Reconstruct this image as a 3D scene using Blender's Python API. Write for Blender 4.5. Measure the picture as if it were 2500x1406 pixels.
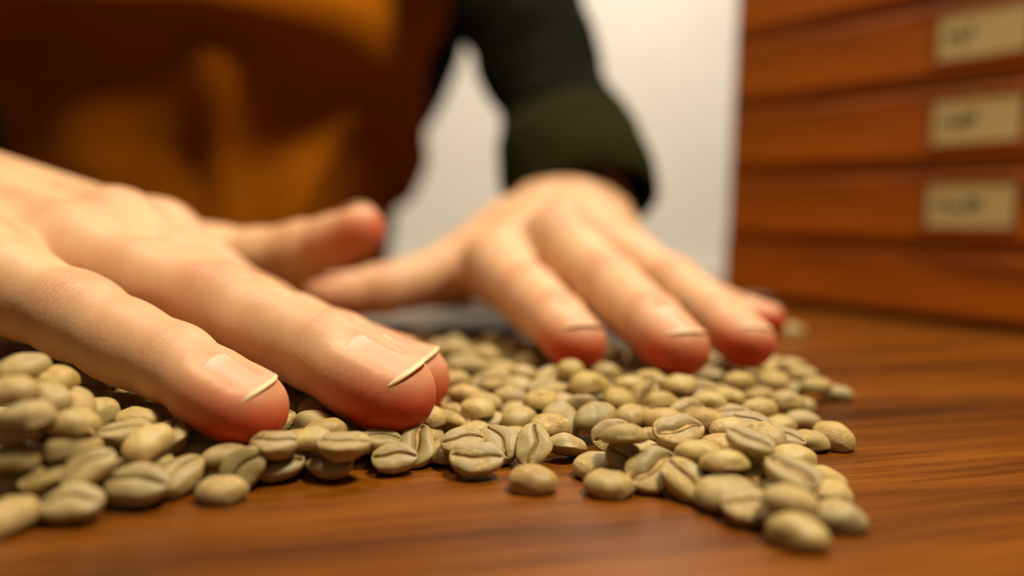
import bpy, bmesh, math, random
import numpy as np
from mathutils import Vector, Matrix, Quaternion

for _o in list(bpy.data.objects):
    bpy.data.objects.remove(_o, do_unlink=True)
scene = bpy.context.scene
COL = scene.collection

# ------------------------------------------------------------------ camera
FPX, IW, IH = 1800.0, 2500.0, 1406.0
CAM = np.array([0.0, 0.0, 0.050])
_p, _r = math.radians(5.49), math.radians(1.0)
FWD = np.array([0, math.cos(_p), -math.sin(_p)])
_U0 = np.array([0, math.sin(_p), math.cos(_p)])
_R0 = np.array([1.0, 0, 0])
UPV = math.cos(_r) * _U0 - math.sin(_r) * _R0
RGT = math.cos(_r) * _R0 + math.sin(_r) * _U0
FOCUS = 0.152

cam_data = bpy.data.cameras.new('camera')
cam = bpy.data.objects.new('camera', cam_data)
COL.objects.link(cam)
cam_data.sensor_width = 36.0
cam_data.lens = 36.0 * FPX / IW
cam_data.clip_start = 0.005
cam_data.clip_end = 50
cam.matrix_world = Matrix(((RGT[0], UPV[0], -FWD[0], CAM[0]),
                           (RGT[1], UPV[1], -FWD[1], CAM[1]),
                           (RGT[2], UPV[2], -FWD[2], CAM[2]),
                           (0, 0, 0, 1)))
cam_data.dof.use_dof = True
cam_data.dof.focus_distance = FOCUS
cam_data.dof.aperture_fstop = (36.0 * FPX / IW) / 7.3     # a 7.3 mm wide iris
cam_data.dof.aperture_blades = 0
scene.camera = cam


def P(px, py, d):
    """world point seen at a pixel of the photograph, d millimetres in front of the lens"""
    d = d * 0.001
    return CAM + d * (FWD + RGT * ((px - IW / 2) / FPX) + UPV * ((IH / 2 - py) / FPX))


# ------------------------------------------------------------------ light
world = bpy.data.worlds.new('world')
scene.world = world
world.use_nodes = True
_bg = world.node_tree.nodes['Background']
_bg.inputs['Color'].default_value = (1.0, 0.84, 0.64, 1)
_bg.inputs['Strength'].default_value = 0.07


def area(name, loc, target, size, power, col):
    l = bpy.data.lights.new(name, 'AREA')
    l.shape = 'DISK'
    l.size = size
    l.energy = power
    l.color = col
    o = bpy.data.objects.new(name, l)
    COL.objects.link(o)
    o.location = loc
    o.rotation_euler = (Vector(target) - Vector(loc)).to_track_quat('-Z', 'Y').to_euler()
    return o


area('overhead_light', (0.40, 0.04, 1.15), (-0.05, 0.28, 0.0), 0.22, 17.5, (1.0, 0.88, 0.67))
area('overhead_light', (-0.42, 0.42, 1.20), (0.05, 0.3, 0.0), 0.22, 6.0, (1.0, 0.88, 0.67))
area('overhead_light', (0.2, 1.15, 1.45), (0.1, 1.75, 0.1), 0.40, 16.0, (1.0, 0.90, 0.78))  # added light without a visible source, brightens the back wall

scene.view_settings.view_transform = 'Standard'
scene.view_settings.look = 'None'
scene.view_settings.gamma = 1.0
scene.view_settings.use_curve_mapping = False
scene.view_settings.exposure = 0.22


# ------------------------------------------------------------------ helpers
def lin(c):
    return tuple(((v / 255.0) / 12.92 if v / 255.0 <= 0.04045 else ((v / 255.0 + 0.055) / 1.055) ** 2.4) for v in c)


def rgba(c):
    return lin(c) + (1.0,)


class NT:
    """short-hand for node trees"""
    def __init__(self, name):
        self.m = bpy.data.materials.new(name)
        self.m.use_nodes = True
        self.t = self.m.node_tree
        self.b = self.t.nodes['Principled BSDF']

    def n(self, typ, **kw):
        nd = self.t.nodes.new(typ)
        for k, v in kw.items():
            setattr(nd, k, v)
        return nd

    def l(self, a, b):
        self.t.links.new(a, b)

    def val(self, inp, v):
        if hasattr(v, 'is_linked') or isinstance(v, bpy.types.NodeSocket):
            self.l(v, inp)
        else:
            inp.default_value = v

    def coord(self, out='Object', scale=(1, 1, 1), rot=(0, 0, 0), loc=(0, 0, 0)):
        tc = self.n('ShaderNodeTexCoord')
        mp = self.n('ShaderNodeMapping')
        mp.inputs['Scale'].default_value = scale
        mp.inputs['Rotation'].default_value = rot
        mp.inputs['Location'].default_value = loc
        self.l(tc.outputs[out], mp.inputs[0])
        return mp.outputs[0]

    def noise(self, vec, scale, detail=4, rough=0.55, dist=0.0, out='Fac'):
        nd = self.n('ShaderNodeTexNoise')
        nd.inputs['Scale'].default_value = scale
        nd.inputs['Detail'].default_value = detail
        nd.inputs['Roughness'].default_value = rough
        nd.inputs['Distortion'].default_value = dist
        self.l(vec, nd.inputs['Vector'])
        return nd.outputs[out]

    def ramp(self, fac, stops, interp='LINEAR'):
        r = self.n('ShaderNodeValToRGB')
        r.color_ramp.interpolation = interp
        e = r.color_ramp.elements
        while len(e) < len(stops):
            e.new(0.5)
        for el, (p, c) in zip(e, stops):
            el.position = p
            el.color = c if len(c) == 4 else tuple(c) + (1,)
        self.l(fac, r.inputs[0])
        return r.outputs[0]

    def math(self, op, a, b=None, clamp=False):
        m = self.n('ShaderNodeMath', operation=op, use_clamp=clamp)
        self.val(m.inputs[0], a)
        if b is not None:
            self.val(m.inputs[1], b)
        return m.outputs[0]

    def mix(self, fac, a, b, blend='MIX'):
        m = self.n('ShaderNodeMix', data_type='RGBA', blend_type=blend)
        self.val(m.inputs[0], fac)
        self.val(m.inputs[6], a)
        self.val(m.inputs[7], b)
        return m.outputs[2]

    def attr(self, name, typ='GEOMETRY'):
        a = self.n('ShaderNodeAttribute', attribute_name=name, attribute_type=typ)
        return a.outputs['Fac']

    def bump(self, h, dist, strength=1.0, prev=None):
        b = self.n('ShaderNodeBump')
        b.inputs['Strength'].default_value = strength
        b.inputs['Distance'].default_value = dist
        self.l(h, b.inputs['Height'])
        if prev is not None:
            self.l(prev, b.inputs['Normal'])
        return b.outputs[0]

    def set(self, **kw):
        for k, v in kw.items():
            self.val(self.b.inputs[k.replace('_', ' ')], v)
        return self.m


def mesh_obj(name, verts, faces, mat=None, parent=None, smooth=True):
    me = bpy.data.meshes.new(name)
    me.from_pydata([tuple(map(float, v)) for v in verts], [], [tuple(map(int, f)) for f in faces])
    me.update()
    if smooth:
        me.shade_smooth()
    if mat:
        me.materials.append(mat)
    o = bpy.data.objects.new(name, me)
    COL.objects.link(o)
    if parent is not None:
        o.parent = parent
    return o


def fast_mesh(name, v, q):
    """mesh from an (n,3) array of vertices and an (m,4) array of quads"""
    me = bpy.data.meshes.new(name)
    me.vertices.add(len(v))
    me.vertices.foreach_set('co', np.asarray(v, np.float32).ravel())
    me.loops.add(q.size)
    me.loops.foreach_set('vertex_index', q.astype(np.int32).ravel())
    me.polygons.add(len(q))
    me.polygons.foreach_set('loop_start', np.arange(0, q.size, 4, dtype=np.int32))
    me.polygons.foreach_set('loop_total', np.full(len(q), 4, np.int32))
    me.update(calc_edges=True)
    me.validate()
    me.shade_smooth()
    return me


def tag(o, label=None, cat=None, group=None, kind=None):
    if label:
        o['label'] = label
    if cat:
        o['category'] = cat
    if group:
        o['group'] = group
    if kind:
        o['kind'] = kind
    return o


def empty(name, loc=(0, 0, 0)):
    o = bpy.data.objects.new(name, None)
    o.empty_display_size = 0.02
    o.location = loc
    COL.objects.link(o)
    return o


def box_mesh(lo, hi, bev=0.0, seg=2):
    bm = bmesh.new()
    bmesh.ops.create_cube(bm, size=1.0)
    lo, hi = Vector(lo), Vector(hi)
    for v in bm.verts:
        v.co = Vector([(lo[i] + hi[i]) / 2 + v.co[i] * (hi[i] - lo[i]) for i in range(3)])
    if bev > 0:
        bmesh.ops.bevel(bm, geom=list(bm.edges), offset=bev, segments=seg, affect='EDGES', profile=0.5)
    return bm


def bm_obj(name, bm, mat, parent=None, smooth=False):
    me = bpy.data.meshes.new(name)
    bm.to_mesh(me)
    bm.free()
    if smooth:
        me.shade_smooth()
    me.materials.append(mat)
    o = bpy.data.objects.new(name, me)
    COL.objects.link(o)
    if parent is not None:
        o.parent = parent
    return o


# ------------------------------------------------------------------ materials
def wood(name, c_dark, c_mid, c_light, direction, rough, scale=1.0, coat=0.0, pores=1.0):
    t = NT(name)
    v = t.coord('Object', rot=(0, 0, -direction))
    sc = t.n('ShaderNodeMapping')
    sc.inputs['Scale'].default_value = (6 * scale, 90 * scale, 90 * scale)
    t.l(v, sc.inputs[0])
    g1 = t.noise(sc.outputs[0], 1.0, 6, 0.6, 0.6)
    sc2 = t.n('ShaderNodeMapping')
    sc2.inputs['Scale'].default_value = (25 * scale, 600 * scale, 600 * scale)
    t.l(v, sc2.inputs[0])
    g2 = t.noise(sc2.outputs[0], 1.0, 3, 0.6)
    sc3 = t.n('ShaderNodeMapping')
    sc3.inputs['Scale'].default_value = (4 * scale, 22 * scale, 22 * scale)
    t.l(v, sc3.inputs[0])
    g3 = t.noise(sc3.outputs[0], 1.0, 3, 0.5, 0.8)
    c = t.ramp(g1, [(0.30, c_dark), (0.46, c_mid), (0.62, c_light), (0.8, c_mid)])
    dk = t.ramp(g3, [(0.36, (0.42, 0.36, 0.36)), (0.52, (1, 1, 1))])
    c = t.mix(0.85, c, dk, 'MULTIPLY')
    fine = t.ramp(g2, [(0.40, (0.45, 0.40, 0.38)), (0.52, (1, 1, 1))])
    c = t.mix(0.55 * pores, c, fine, 'MULTIPLY')
    h = t.math('ADD', t.math('MULTIPLY', g2, 0.7), t.math('MULTIPLY', g1, 0.5))
    nb = t.bump(h, 0.0004, 0.35)
    rr = t.math('ADD', t.math('MULTIPLY', g2, 0.16), rough - 0.08)
    t.set(Base_Color=c, Roughness=rr, Normal=nb)
    t.b.inputs['Coat Weight'].default_value = coat
    t.b.inputs['Specular IOR Level'].default_value = 0.32
    t.b.inputs['Coat Roughness'].default_value = 0.07
    return t.m


M = {}
M['table'] = wood('table_wood', rgba((58, 26, 1)), rgba((106, 56, 2)), rgba((126, 70, 4)), math.radians(14), 0.36, 1.0, 0.0)
M['cabinet'] = wood('cabinet_wood', rgba((158, 76, 2)), rgba((190, 98, 3)), rgba((204, 112, 5)), 0.0, 0.5, 0.6, 0.0, 0.5)


def plain(name, col, rough=0.6, noise_amt=0.0, nscale=50, bump=0.0, spec=0.5, col2=None, metallic=0.0):
    t = NT(name)
    v = t.coord('Object')
    g = t.noise(v, nscale, 4)
    c2 = col2 if col2 else tuple(x * (1 - noise_amt) for x in col[:3]) + (1,)
    c = t.ramp(g, [(0.35, c2), (0.65, col)])
    t.set(Base_Color=c, Roughness=rough, Metallic=metallic)
    t.b.inputs['Specular IOR Level'].default_value = spec
    if bump:
        t.set(Normal=t.bump(g, bump, 0.5))
    return t.m


M['wall'] = plain('white_plaster', rgba((232, 226, 216)), 0.8, 0.04, 6)
M['ledge'] = plain('pale_grey_paint', rgba((196, 194, 184)), 0.7, 0.08, 9)
M['floor'] = plain('floor_tile', rgba((150, 140, 126)), 0.5, 0.1, 8)
M['tray'] = plain('brushed_grey', rgba((122, 112, 102)), 0.5, 0.15, 60, 0.0, 0.5)
M['card'] = plain('cream_card', rgba((226, 206, 140)), 0.7, 0.05, 90)
M['holder'] = plain('brass_holder', rgba((150, 100, 40)), 0.45, 0.2, 80, 0, 0.5, None, 0.6)
M['ink'] = plain('grey_ink', rgba((84, 88, 62)), 0.8, 0.2, 300)
M['dark'] = plain('dark_recess', rgba((26, 10, 4)), 0.8, 0.1, 40)


def fabric(name, c1, c2, weave, rough=0.9):
    t = NT(name)
    v = t.coord('Object')
    w1 = t.n('ShaderNodeTexWave', wave_type='BANDS', bands_direction='DIAGONAL')
    w1.inputs['Scale'].default_value = weave
    w1.inputs['Distortion'].default_value = 1.5
    t.l(v, w1.inputs[0])
    g = t.noise(v, 18, 4)
    c = t.mix(g, c1, c2)
    c = t.mix(t.math('MULTIPLY', w1.outputs['Fac'], 0.25), c, (0, 0, 0, 1))
    t.set(Base_Color=c, Roughness=rough, Normal=t.bump(w1.outputs['Fac'], 0.0004, 0.5))
    t.b.inputs['Specular IOR Level'].default_value = 0.04
    t.b.inputs['Sheen Weight'].default_value = 0.0
    return t.m


M['apron'] = fabric('brown_canvas', rgba((160, 86, 6)), rgba((188, 106, 9)), 900)
M['shirt'] = fabric('dark_green_cotton', rgba((13, 13, 6)), rgba((23, 22, 9)), 1400)
M['cuff'] = fabric('olive_cotton', rgba((34, 33, 13)), rgba((48, 46, 18)), 1400)


def skin_mat():
    t = NT('skin')
    v = t.coord('Object')
    mott = t.noise(v, 70, 4, 0.6)
    fine = t.noise(v, 900, 3, 0.6)
    base = t.mix(t.ramp(mott, [(0.35, (0, 0, 0)), (0.7, (1, 1, 1))]), rgba((204, 158, 116)), rgba((216, 174, 130)))
    red = t.mix(mott, rgba((184, 48, 12)), rgba((200, 74, 30)))
    rm = t.math('MULTIPLY', t.math('ADD', t.attr('red'), t.math('MULTIPLY', t.ramp(t.noise(v, 38, 3, 0.6), [(0.45, (0, 0, 0)), (0.75, (1, 1, 1))]), 0.22)), t.math('ADD', t.math('MULTIPLY', mott, 0.8), 0.6), True)
    c = t.mix(rm, base, red)
    # creases over the knuckles: bands across the finger, broken up by noise
    al = t.attr('along')
    wn = t.noise(v, 160, 3, 0.55)
    ph = t.math('ADD', t.math('MULTIPLY', al, 2200.0), t.math('MULTIPLY', wn, 10.0))
    band = t.math('POWER', t.math('ABSOLUTE', t.math('SINE', ph)), 0.5)
    wr = t.attr('wrinkle')
    crease = t.math('MULTIPLY', t.math('SUBTRACT', 1.0, band), wr)
    c = t.mix(t.math('MULTIPLY', crease, 0.18, True), c, rgba((176, 98, 58)))
    vor = t.n('ShaderNodeTexVoronoi', feature='DISTANCE_TO_EDGE')
    vor.inputs['Scale'].default_value = 900
    t.l(v, vor.inputs['Vector'])
    n1 = t.bump(t.math('MULTIPLY', crease, -1.0), 0.0004, 0.45)
    n2 = t.bump(fine, 0.00012, 0.5, n1)
    n3 = t.bump(vor.outputs['Distance'], 0.00008, 0.4, n2)
    t.set(Base_Color=c, Roughness=t.math('ADD', t.math('MULTIPLY', fine, 0.15), 0.42), Normal=n3)
    t.b.inputs['Specular IOR Level'].default_value = 0.35
    t.b.inputs['Subsurface Weight'].default_value = 0.35
    t.b.inputs['Subsurface Radius'].default_value = (1.0, 0.32, 0.14)
    t.b.inputs['Subsurface Scale'].default_value = 0.004
    return t.m


def nail_mat():
    t = NT('fingernail_keratin')
    e = t.attr('edge')
    c = t.ramp(e, [(0.0, rgba((226, 182, 152))), (0.24, rgba((216, 156, 122))), (0.91, rgba((216, 152, 116))),
                   (0.955, rgba((234, 194, 142))), (1.0, rgba((236, 200, 150)))])
    v = t.coord('Object')
    t.set(Base_Color=c, Roughness=0.46, Normal=t.bump(t.noise(v, 500, 3), 0.0001, 0.3))
    t.b.inputs['Subsurface Weight'].default_value = 0.15
    t.b.inputs['Subsurface Radius'].default_value = (1.0, 0.4, 0.2)
    t.b.inputs['Subsurface Scale'].default_value = 0.002
    return t.m


M['skin'] = skin_mat()
M['nail'] = nail_mat()

# ------------------------------------------------------------------ the room
def struct(name, bm, mat, label=None, parent=None, **kw):
    o = bm_obj(name, bm, mat, parent)
    if parent is None:
        tag(o, label, None, None, 'structure')
    return o


struct('floor', box_mesh((-2.2, -1.2, -0.80), (2.4, 1.95, -0.76)), M['floor'], 'pale tiled floor far below the table')
wallb = struct('wall_back', box_mesh((-2.2, 1.75, -0.76), (2.4, 1.83, 1.9)), M['wall'], 'bright white plaster wall far behind the table')
struct('trim_1', box_mesh((-2.2, 1.70, -0.165), (2.4, 1.75, -0.075), 0.006), M['ledge'], 'pale grey ledge along the foot of the white wall')

# ------------------------------------------------------------------ the table
TABLE_Y = 0.486
table = tag(empty('table', (0.1, 0.2, -0.76)), 'glossy orange-brown wooden table top strewn with coffee beans', 'table')
TL = table.location


def part_box(name, lo, hi, mat, parent, bev=0.002, org=None):
    """a bevelled box as a part; its own origin at its centre"""
    c = [(a + b) / 2 for a, b in zip(lo, hi)]
    bm = box_mesh([a - m for a, m in zip(lo, c)], [b - m for b, m in zip(hi, c)], bev)
    o = bm_obj(name, bm, mat, parent)
    base = parent.matrix_world.translation if org is None else Vector(org)
    o.location = Vector(c) - Vector(base)
    return o


part_box('table_top', (-0.75, -0.35, -0.032), (0.95, TABLE_Y, 0.0), M['table'], table, 0.003, TL)
for lx in (-0.70, 0.90):
    for ly in (-0.30, TABLE_Y - 0.05):
        part_box('leg', (lx - 0.03, ly - 0.03, -0.76), (lx + 0.03, ly + 0.03, -0.032), M['table'], table, 0.004, TL)
part_box('apron_rail', (-0.67, TABLE_Y - 0.06, -0.11), (0.87, TABLE_Y - 0.035, -0.032), M['table'], table, 0.002, TL)

# ------------------------------------------------------------------ the drawer cabinet
A = np.array([0.1375, 0.4705])          # left end of the front, on the table
B = np.array([0.2370, 0.3410])          # where the front leaves the photograph
dv = (B - A) / np.linalg.norm(B - A)
cab = tag(empty('drawer_cabinet', (A[0], A[1], 0.0)), 'dark reddish wooden drawer cabinet with cream label cards on its fronts', 'cabinet')
cab.rotation_euler = (0, 0, math.atan2(dv[1], dv[0]))
# local axes: +x along the front to the right, -y out of the front, +y into the cabinet, z up
CW, CD, PITCH = 0.36, 0.25, 0.0405
NDR = 9
CH = PITCH * (NDR + 1)


def cpart(name, lo, hi, mat, parent, bev=0.0012, off=(0, 0, 0)):
    c = [(a + b) / 2 for a, b in zip(lo, hi)]
    bm = box_mesh([a - m for a, m in zip(lo, c)], [b - m for b, m in zip(hi, c)], bev)
    o = bm_obj(name, bm, mat, parent)
    o.location = [a - b for a, b in zip(c, off)]
    return o


cpart('side_panel', (0, -0.0025, 0.003), (0.012, CD, CH), M['cabinet'], cab)
cpart('side_panel', (CW - 0.012, 0.0, 0.003), (CW, CD, CH), M['cabinet'], cab)
cpart('back_panel', (0.012, CD - 0.008, 0.003), (CW - 0.012, CD, CH), M['cabinet'], cab)
cpart('top_panel', (-0.004, -0.004, CH), (CW + 0.004, CD, CH + 0.014), M['cabinet'], cab)
cpart('plinth', (0.0, -0.004, 0.005), (CW, 0.012, PITCH - 0.005), M['cabinet'], cab)
for fx in (0.02, CW - 0.04):
    for fy in (0.02, CD - 0.04):
        cpart('foot', (fx, fy, 0.0), (fx + 0.02, fy + 0.02, 0.006), M['dark'], cab, 0.0005)
rng = random.Random(4)
for k in range(1, NDR + 1):
    z0, z1 = PITCH * k, PITCH * (k + 1)
    cpart('divider', (0.0, -0.0025, z0 - 0.0045), (CW, CD - 0.01, z0 + 0.001), M['cabinet'], cab, 0.0006)
    lo, hi = (0.0015, -0.004, z0 + 0.002), (CW - 0.0015, 0.010, z1 - 0.0055)
    c = [(a + b) / 2 for a, b in zip(lo, hi)]
    dr = cpart('drawer', lo, hi, M['cabinet'], cab, 0.0014)
    # the label: a brass holder rim, the card, and the blurred writing on the card
    lx, lw, lh, zc = 0.1205, 0.0385, 0.0205, (z0 + z1) / 2 - 0.0016
    y = -0.0042
    cpart('label_card', (lx, y - 0.0006, zc - lh / 2), (lx + lw, y, zc + lh / 2), M['card'], dr, 0.0002, c)
    for (a0, a1, b0, b1) in ((lx - .0012, lx + lw + .0012, zc - lh / 2 - .0014, zc - lh / 2),
                             (lx - .0012, lx + lw + .0012, zc + lh / 2, zc + lh / 2 + .0014),
                             (lx - .0012, lx, zc - lh / 2, zc + lh / 2), (lx + lw, lx + lw + .0012, zc - lh / 2, zc + lh / 2)):
        cpart('label_rim', (a0, y - 0.0009, b0), (a1, y + 0.0001, b1), M['holder'], dr, 0.0002, c)
    n = 4 if k != 1 else 6
    x = lx + 0.004
    for j in range(n):
        w = rng.uniform(0.0016, 0.0034)
        h = rng.uniform(0.003, 0.0065)
        zz = zc + rng.uniform(-0.002, 0.002)
        cpart('handwriting', (x, y - 0.0008, zz - h / 2), (x + w, y - 0.00055, zz + h / 2), M['ink'], dr, 0.0, c)
        x += w + rng.uniform(0.0008, 0.0018)

# ------------------------------------------------------------------ grey flat tray lying under the far palm
tr0 = P(1075, 815, 322)
tray = tag(empty('flat_tray', (tr0[0], tr0[1], 0.0)), 'flat grey tray lying on the table under the spread hand', 'tray')
tray.rotation_euler = (0, 0, math.radians(-6))
cpart('tray_floor', (-0.060, -0.012, 0.0), (0.030, 0.060, 0.0022), M['tray'], tray, 0.0008)
for lo, hi in (((-0.060, -0.0145, 0.0), (0.030, -0.0115, 0.0042)), ((-0.060, 0.057, 0.0), (0.030, 0.060, 0.0042)),
               ((-0.0625, -0.0145, 0.0), (-0.0595, 0.060, 0.0042)), ((0.0295, -0.0145, 0.0), (0.0325, 0.060, 0.0042))):
    cpart('tray_rim', lo, hi, M['tray'], tray, 0.0010)

# ------------------------------------------------------------------ implicit surfaces -> mesh
BIG = 1.0


class Field:
    """signed distances on a regular grid, primitives blended in one by one"""
    def __init__(self, lo, hi, h):
        self.h = h
        self.lo = np.array(lo, float)
        self.n = np.ceil((np.array(hi) - self.lo) / h).astype(int) + 1
        self.f = np.full(self.n, BIG, np.float32)

    def window(self, lo, hi):
        a = np.clip(np.floor((lo - self.lo) / self.h).astype(int), 0, self.n)
        b = np.clip(np.ceil((hi - self.lo) / self.h).astype(int) + 1, 0, self.n)
        if np.any(b <= a):
            return None, None
        sl = tuple(slice(int(i), int(j)) for i, j in zip(a, b))
        ax = [(self.lo[i] + self.h * np.arange(a[i], b[i])).astype(np.float32) for i in range(3)]
        return sl, (ax[0][:, None, None], ax[1][None, :, None], ax[2][None, None, :])

    def cone(self, a, b, ra, rb, k=0.002, sub=False, flat=None):
        """tapered capsule; flat=(direction, factor) squeezes it along a direction"""
        a, b = np.array(a, float), np.array(b, float)
        m = max(ra, rb) + k + 4 * self.h + 0.004
        sl, g = self.window(np.minimum(a, b) - m, np.maximum(a, b) + m)
        if sl is None:
            return
        d = b - a
        L2 = float(d @ d) + 1e-12
        x, y, z = g[0] - a[0], g[1] - a[1], g[2] - a[2]
        t = np.clip((x * d[0] + y * d[1] + z * d[2]) / L2, 0, 1)
        x, y, z = x - t * d[0], y - t * d[1], z - t * d[2]
        q = x * x + y * y + z * z
        if flat is not None:
            n, s = flat
            w = x * n[0] + y * n[1] + z * n[2]
            q = q + w * w * (s * s - 1)
        dist = np.sqrt(q) - (ra + (rb - ra) * t)
        self.blend(sl, dist, k, sub)

    def blend(self, sl, dist, k, sub=False):
        f = self.f[sl]
        if sub:
            dist = -dist
            hh = np.maximum(k - np.abs(f - dist), 0) / k
            self.f[sl] = np.maximum(f, dist) + hh * hh * k * 0.25
        else:
            hh = np.maximum(k - np.abs(f - dist), 0) / k
            self.f[sl] = np.minimum(f, dist) - hh * hh * k * 0.25

    def merge(self, other, k):
        self.blend((slice(None),) * 3, other.f, k)

    def half_space(self, p, n):
        """keep only what lies on the -n side of a plane"""
        sl, g = self.window(self.lo, self.lo + self.h * self.n)
        d = (g[0] - p[0]) * n[0] + (g[1] - p[1]) * n[1] + (g[2] - p[2]) * n[2]
        self.f = np.maximum(self.f, d.astype(np.float32))

    def mesh(self, smooth=1):
        f = self.f
        s = f < 0
        nx, ny, nz = f.shape
        c = np.zeros((nx - 1, ny - 1, nz - 1), np.int8)
        for i in (0, 1):
            for j in (0, 1):
                for k in (0, 1):
                    c += s[i:nx - 1 + i, j:ny - 1 + j, k:nz - 1 + k]
        cell = np.argwhere((c > 0) & (c < 8))
        idx = np.full(c.shape, -1, np.int32)
        idx[tuple(cell.T)] = np.arange(len(cell))
        corners = [(i, j, k) for i in (0, 1) for j in (0, 1) for k in (0, 1)]
        val = {o: f[cell[:, 0] + o[0], cell[:, 1] + o[1], cell[:, 2] + o[2]] for o in corners}
        acc = np.zeros((len(cell), 3))
        cnt = np.zeros(len(cell))
        for o in corners:
            for ax in range(3):
                if o[ax] == 0:
                    o2 = tuple(1 if i == ax else o[i] for i in range(3))
                    v0, v1 = val[o], val[o2]
                    mk = (v0 < 0) != (v1 < 0)
                    t = np.where(mk, v0 / np.where(mk, v0 - v1, 1), 0)
                    p = np.tile(np.array(o, float), (len(cell), 1))
                    p[:, ax] += t
                    acc += p * mk[:, None]
                    cnt += mk
        v = self.lo + self.h * (cell + acc / cnt[:, None])
        quads = []
        for ax in range(3):
            o1, o2 = [(1, 2), (2, 0), (0, 1)][ax]
            s0 = np.take(s, range(0, s.shape[ax] - 1), ax)
            s1 = np.take(s, range(1, s.shape[ax]), ax)
            e = np.argwhere(s0 != s1)
            e = e[(e[:, o1] > 0) & (e[:, o2] > 0) & (e[:, o1] < f.shape[o1] - 1) & (e[:, o2] < f.shape[o2] - 1)]
            inside = s0[tuple(e.T)]
            q = []
            for da, db in ((-1, -1), (0, -1), (0, 0), (-1, 0)):
                w = e.copy()
                w[:, o1] += da
                w[:, o2] += db
                q.append(idx[tuple(w.T)])
            q = np.stack(q, 1)
            q[~inside] = q[~inside][:, ::-1]
            quads.append(q)
        q = np.concatenate(quads)
        q = q[(q >= 0).all(1)]
        for _ in range(smooth):
            s_ = np.zeros_like(v)
            n_ = np.zeros(len(v))
            for a in range(4):
                b = (a + 1) % 4
                np.add.at(s_, q[:, a], v[q[:, b]])
                np.add.at(s_, q[:, b], v[q[:, a]])
                np.add.at(n_, q[:, a], 1)
                np.add.at(n_, q[:, b], 1)
            v = 0.5 * v + 0.5 * s_ / np.maximum(n_, 1)[:, None]
        return v, q


def unit(v):
    v = np.array(v, float)
    return v / np.linalg.norm(v)


def U(x):
    return x * 0.001


# ------------------------------------------------------------------ the two hands: joints as (pixel x, pixel y, depth) of the photograph
HANDS = {
    # the person's right hand, at the left of the photograph
    'near': dict(
        wrist=(-250, 425, 255), fore=(-800, 330, 330),
        thumb=[(250, 612, 285), (520, 640, 282), (735, 618, 272), (872, 550, 262)], thumb_r=(14, 11.6, 10.8, 8.7),
        fingers=[
            [(390, 592, 245), (640, 762, 230), (820, 834, 217), (960, 872, 207)],
            [(290, 580, 222), (610, 765, 200), (830, 850, 186), (1012, 908, 174)],
            [(190, 628, 198), (530, 752, 178), (790, 858, 166), (962, 938, 155)],
            [(-100, 632, 176), (190, 776, 163), (425, 886, 154), (606, 978, 143)]],
        radii=[(11.5, 9.6, 8.6, 7.6), (12, 10, 9.0, 8.0), (11.8, 10.2, 9.4, 8.6), (11.0, 9.2, 8.2, 7.3)],
        nail_tilt=0.55, bump=0.15),
    # the person's left hand, at the right of the photograph
    'far': dict(
        wrist=(1400, 482, 385), fore=(1372, 300, 425),
        thumb=[(1235, 560, 350), (1105, 668, 322), (930, 708, 305), (800, 712, 297)], thumb_r=(14, 11.5, 10.2, 8.8),
        fingers=[
            [(1212, 652, 288), (1290, 722, 250), (1360, 783, 225), (1412, 824, 208)],
            [(1366, 588, 288), (1490, 702, 244), (1590, 787, 215), (1660, 836, 199)],
            [(1466, 592, 300), (1644, 702, 260), (1762, 780, 231), (1828, 822, 214)],
            [(1555, 655, 316), (1700, 730, 290), (1808, 766, 272), (1870, 772, 262)]],
        radii=[(12.5, 10.2, 8.9, 7.6), (12.5, 10.4, 9.0, 7.7), (12, 10, 8.6, 7.3), (10.5, 8.2, 7.0, 6.1)],
        nail_tilt=0.25, bump=0.10),
}


def hand_joints(hd):
    j = dict(wrist=P(*hd['wrist']), fore=P(*hd['fore']), thumb=[P(*p) for p in hd['thumb']], fingers=[[P(*p) for p in f] for f in hd['fingers']])
    w = j['wrist']
    n = np.cross(j['fingers'][0][0] - w, j['fingers'][3][0] - w)
    n = unit(n)
    if n[2] < 0:
        n = -n
    j['n'] = n
    s = j['fingers'][3][0] - j['fingers'][0][0]
    j['s'] = unit(s - n * (s @ n))
    return j


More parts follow.
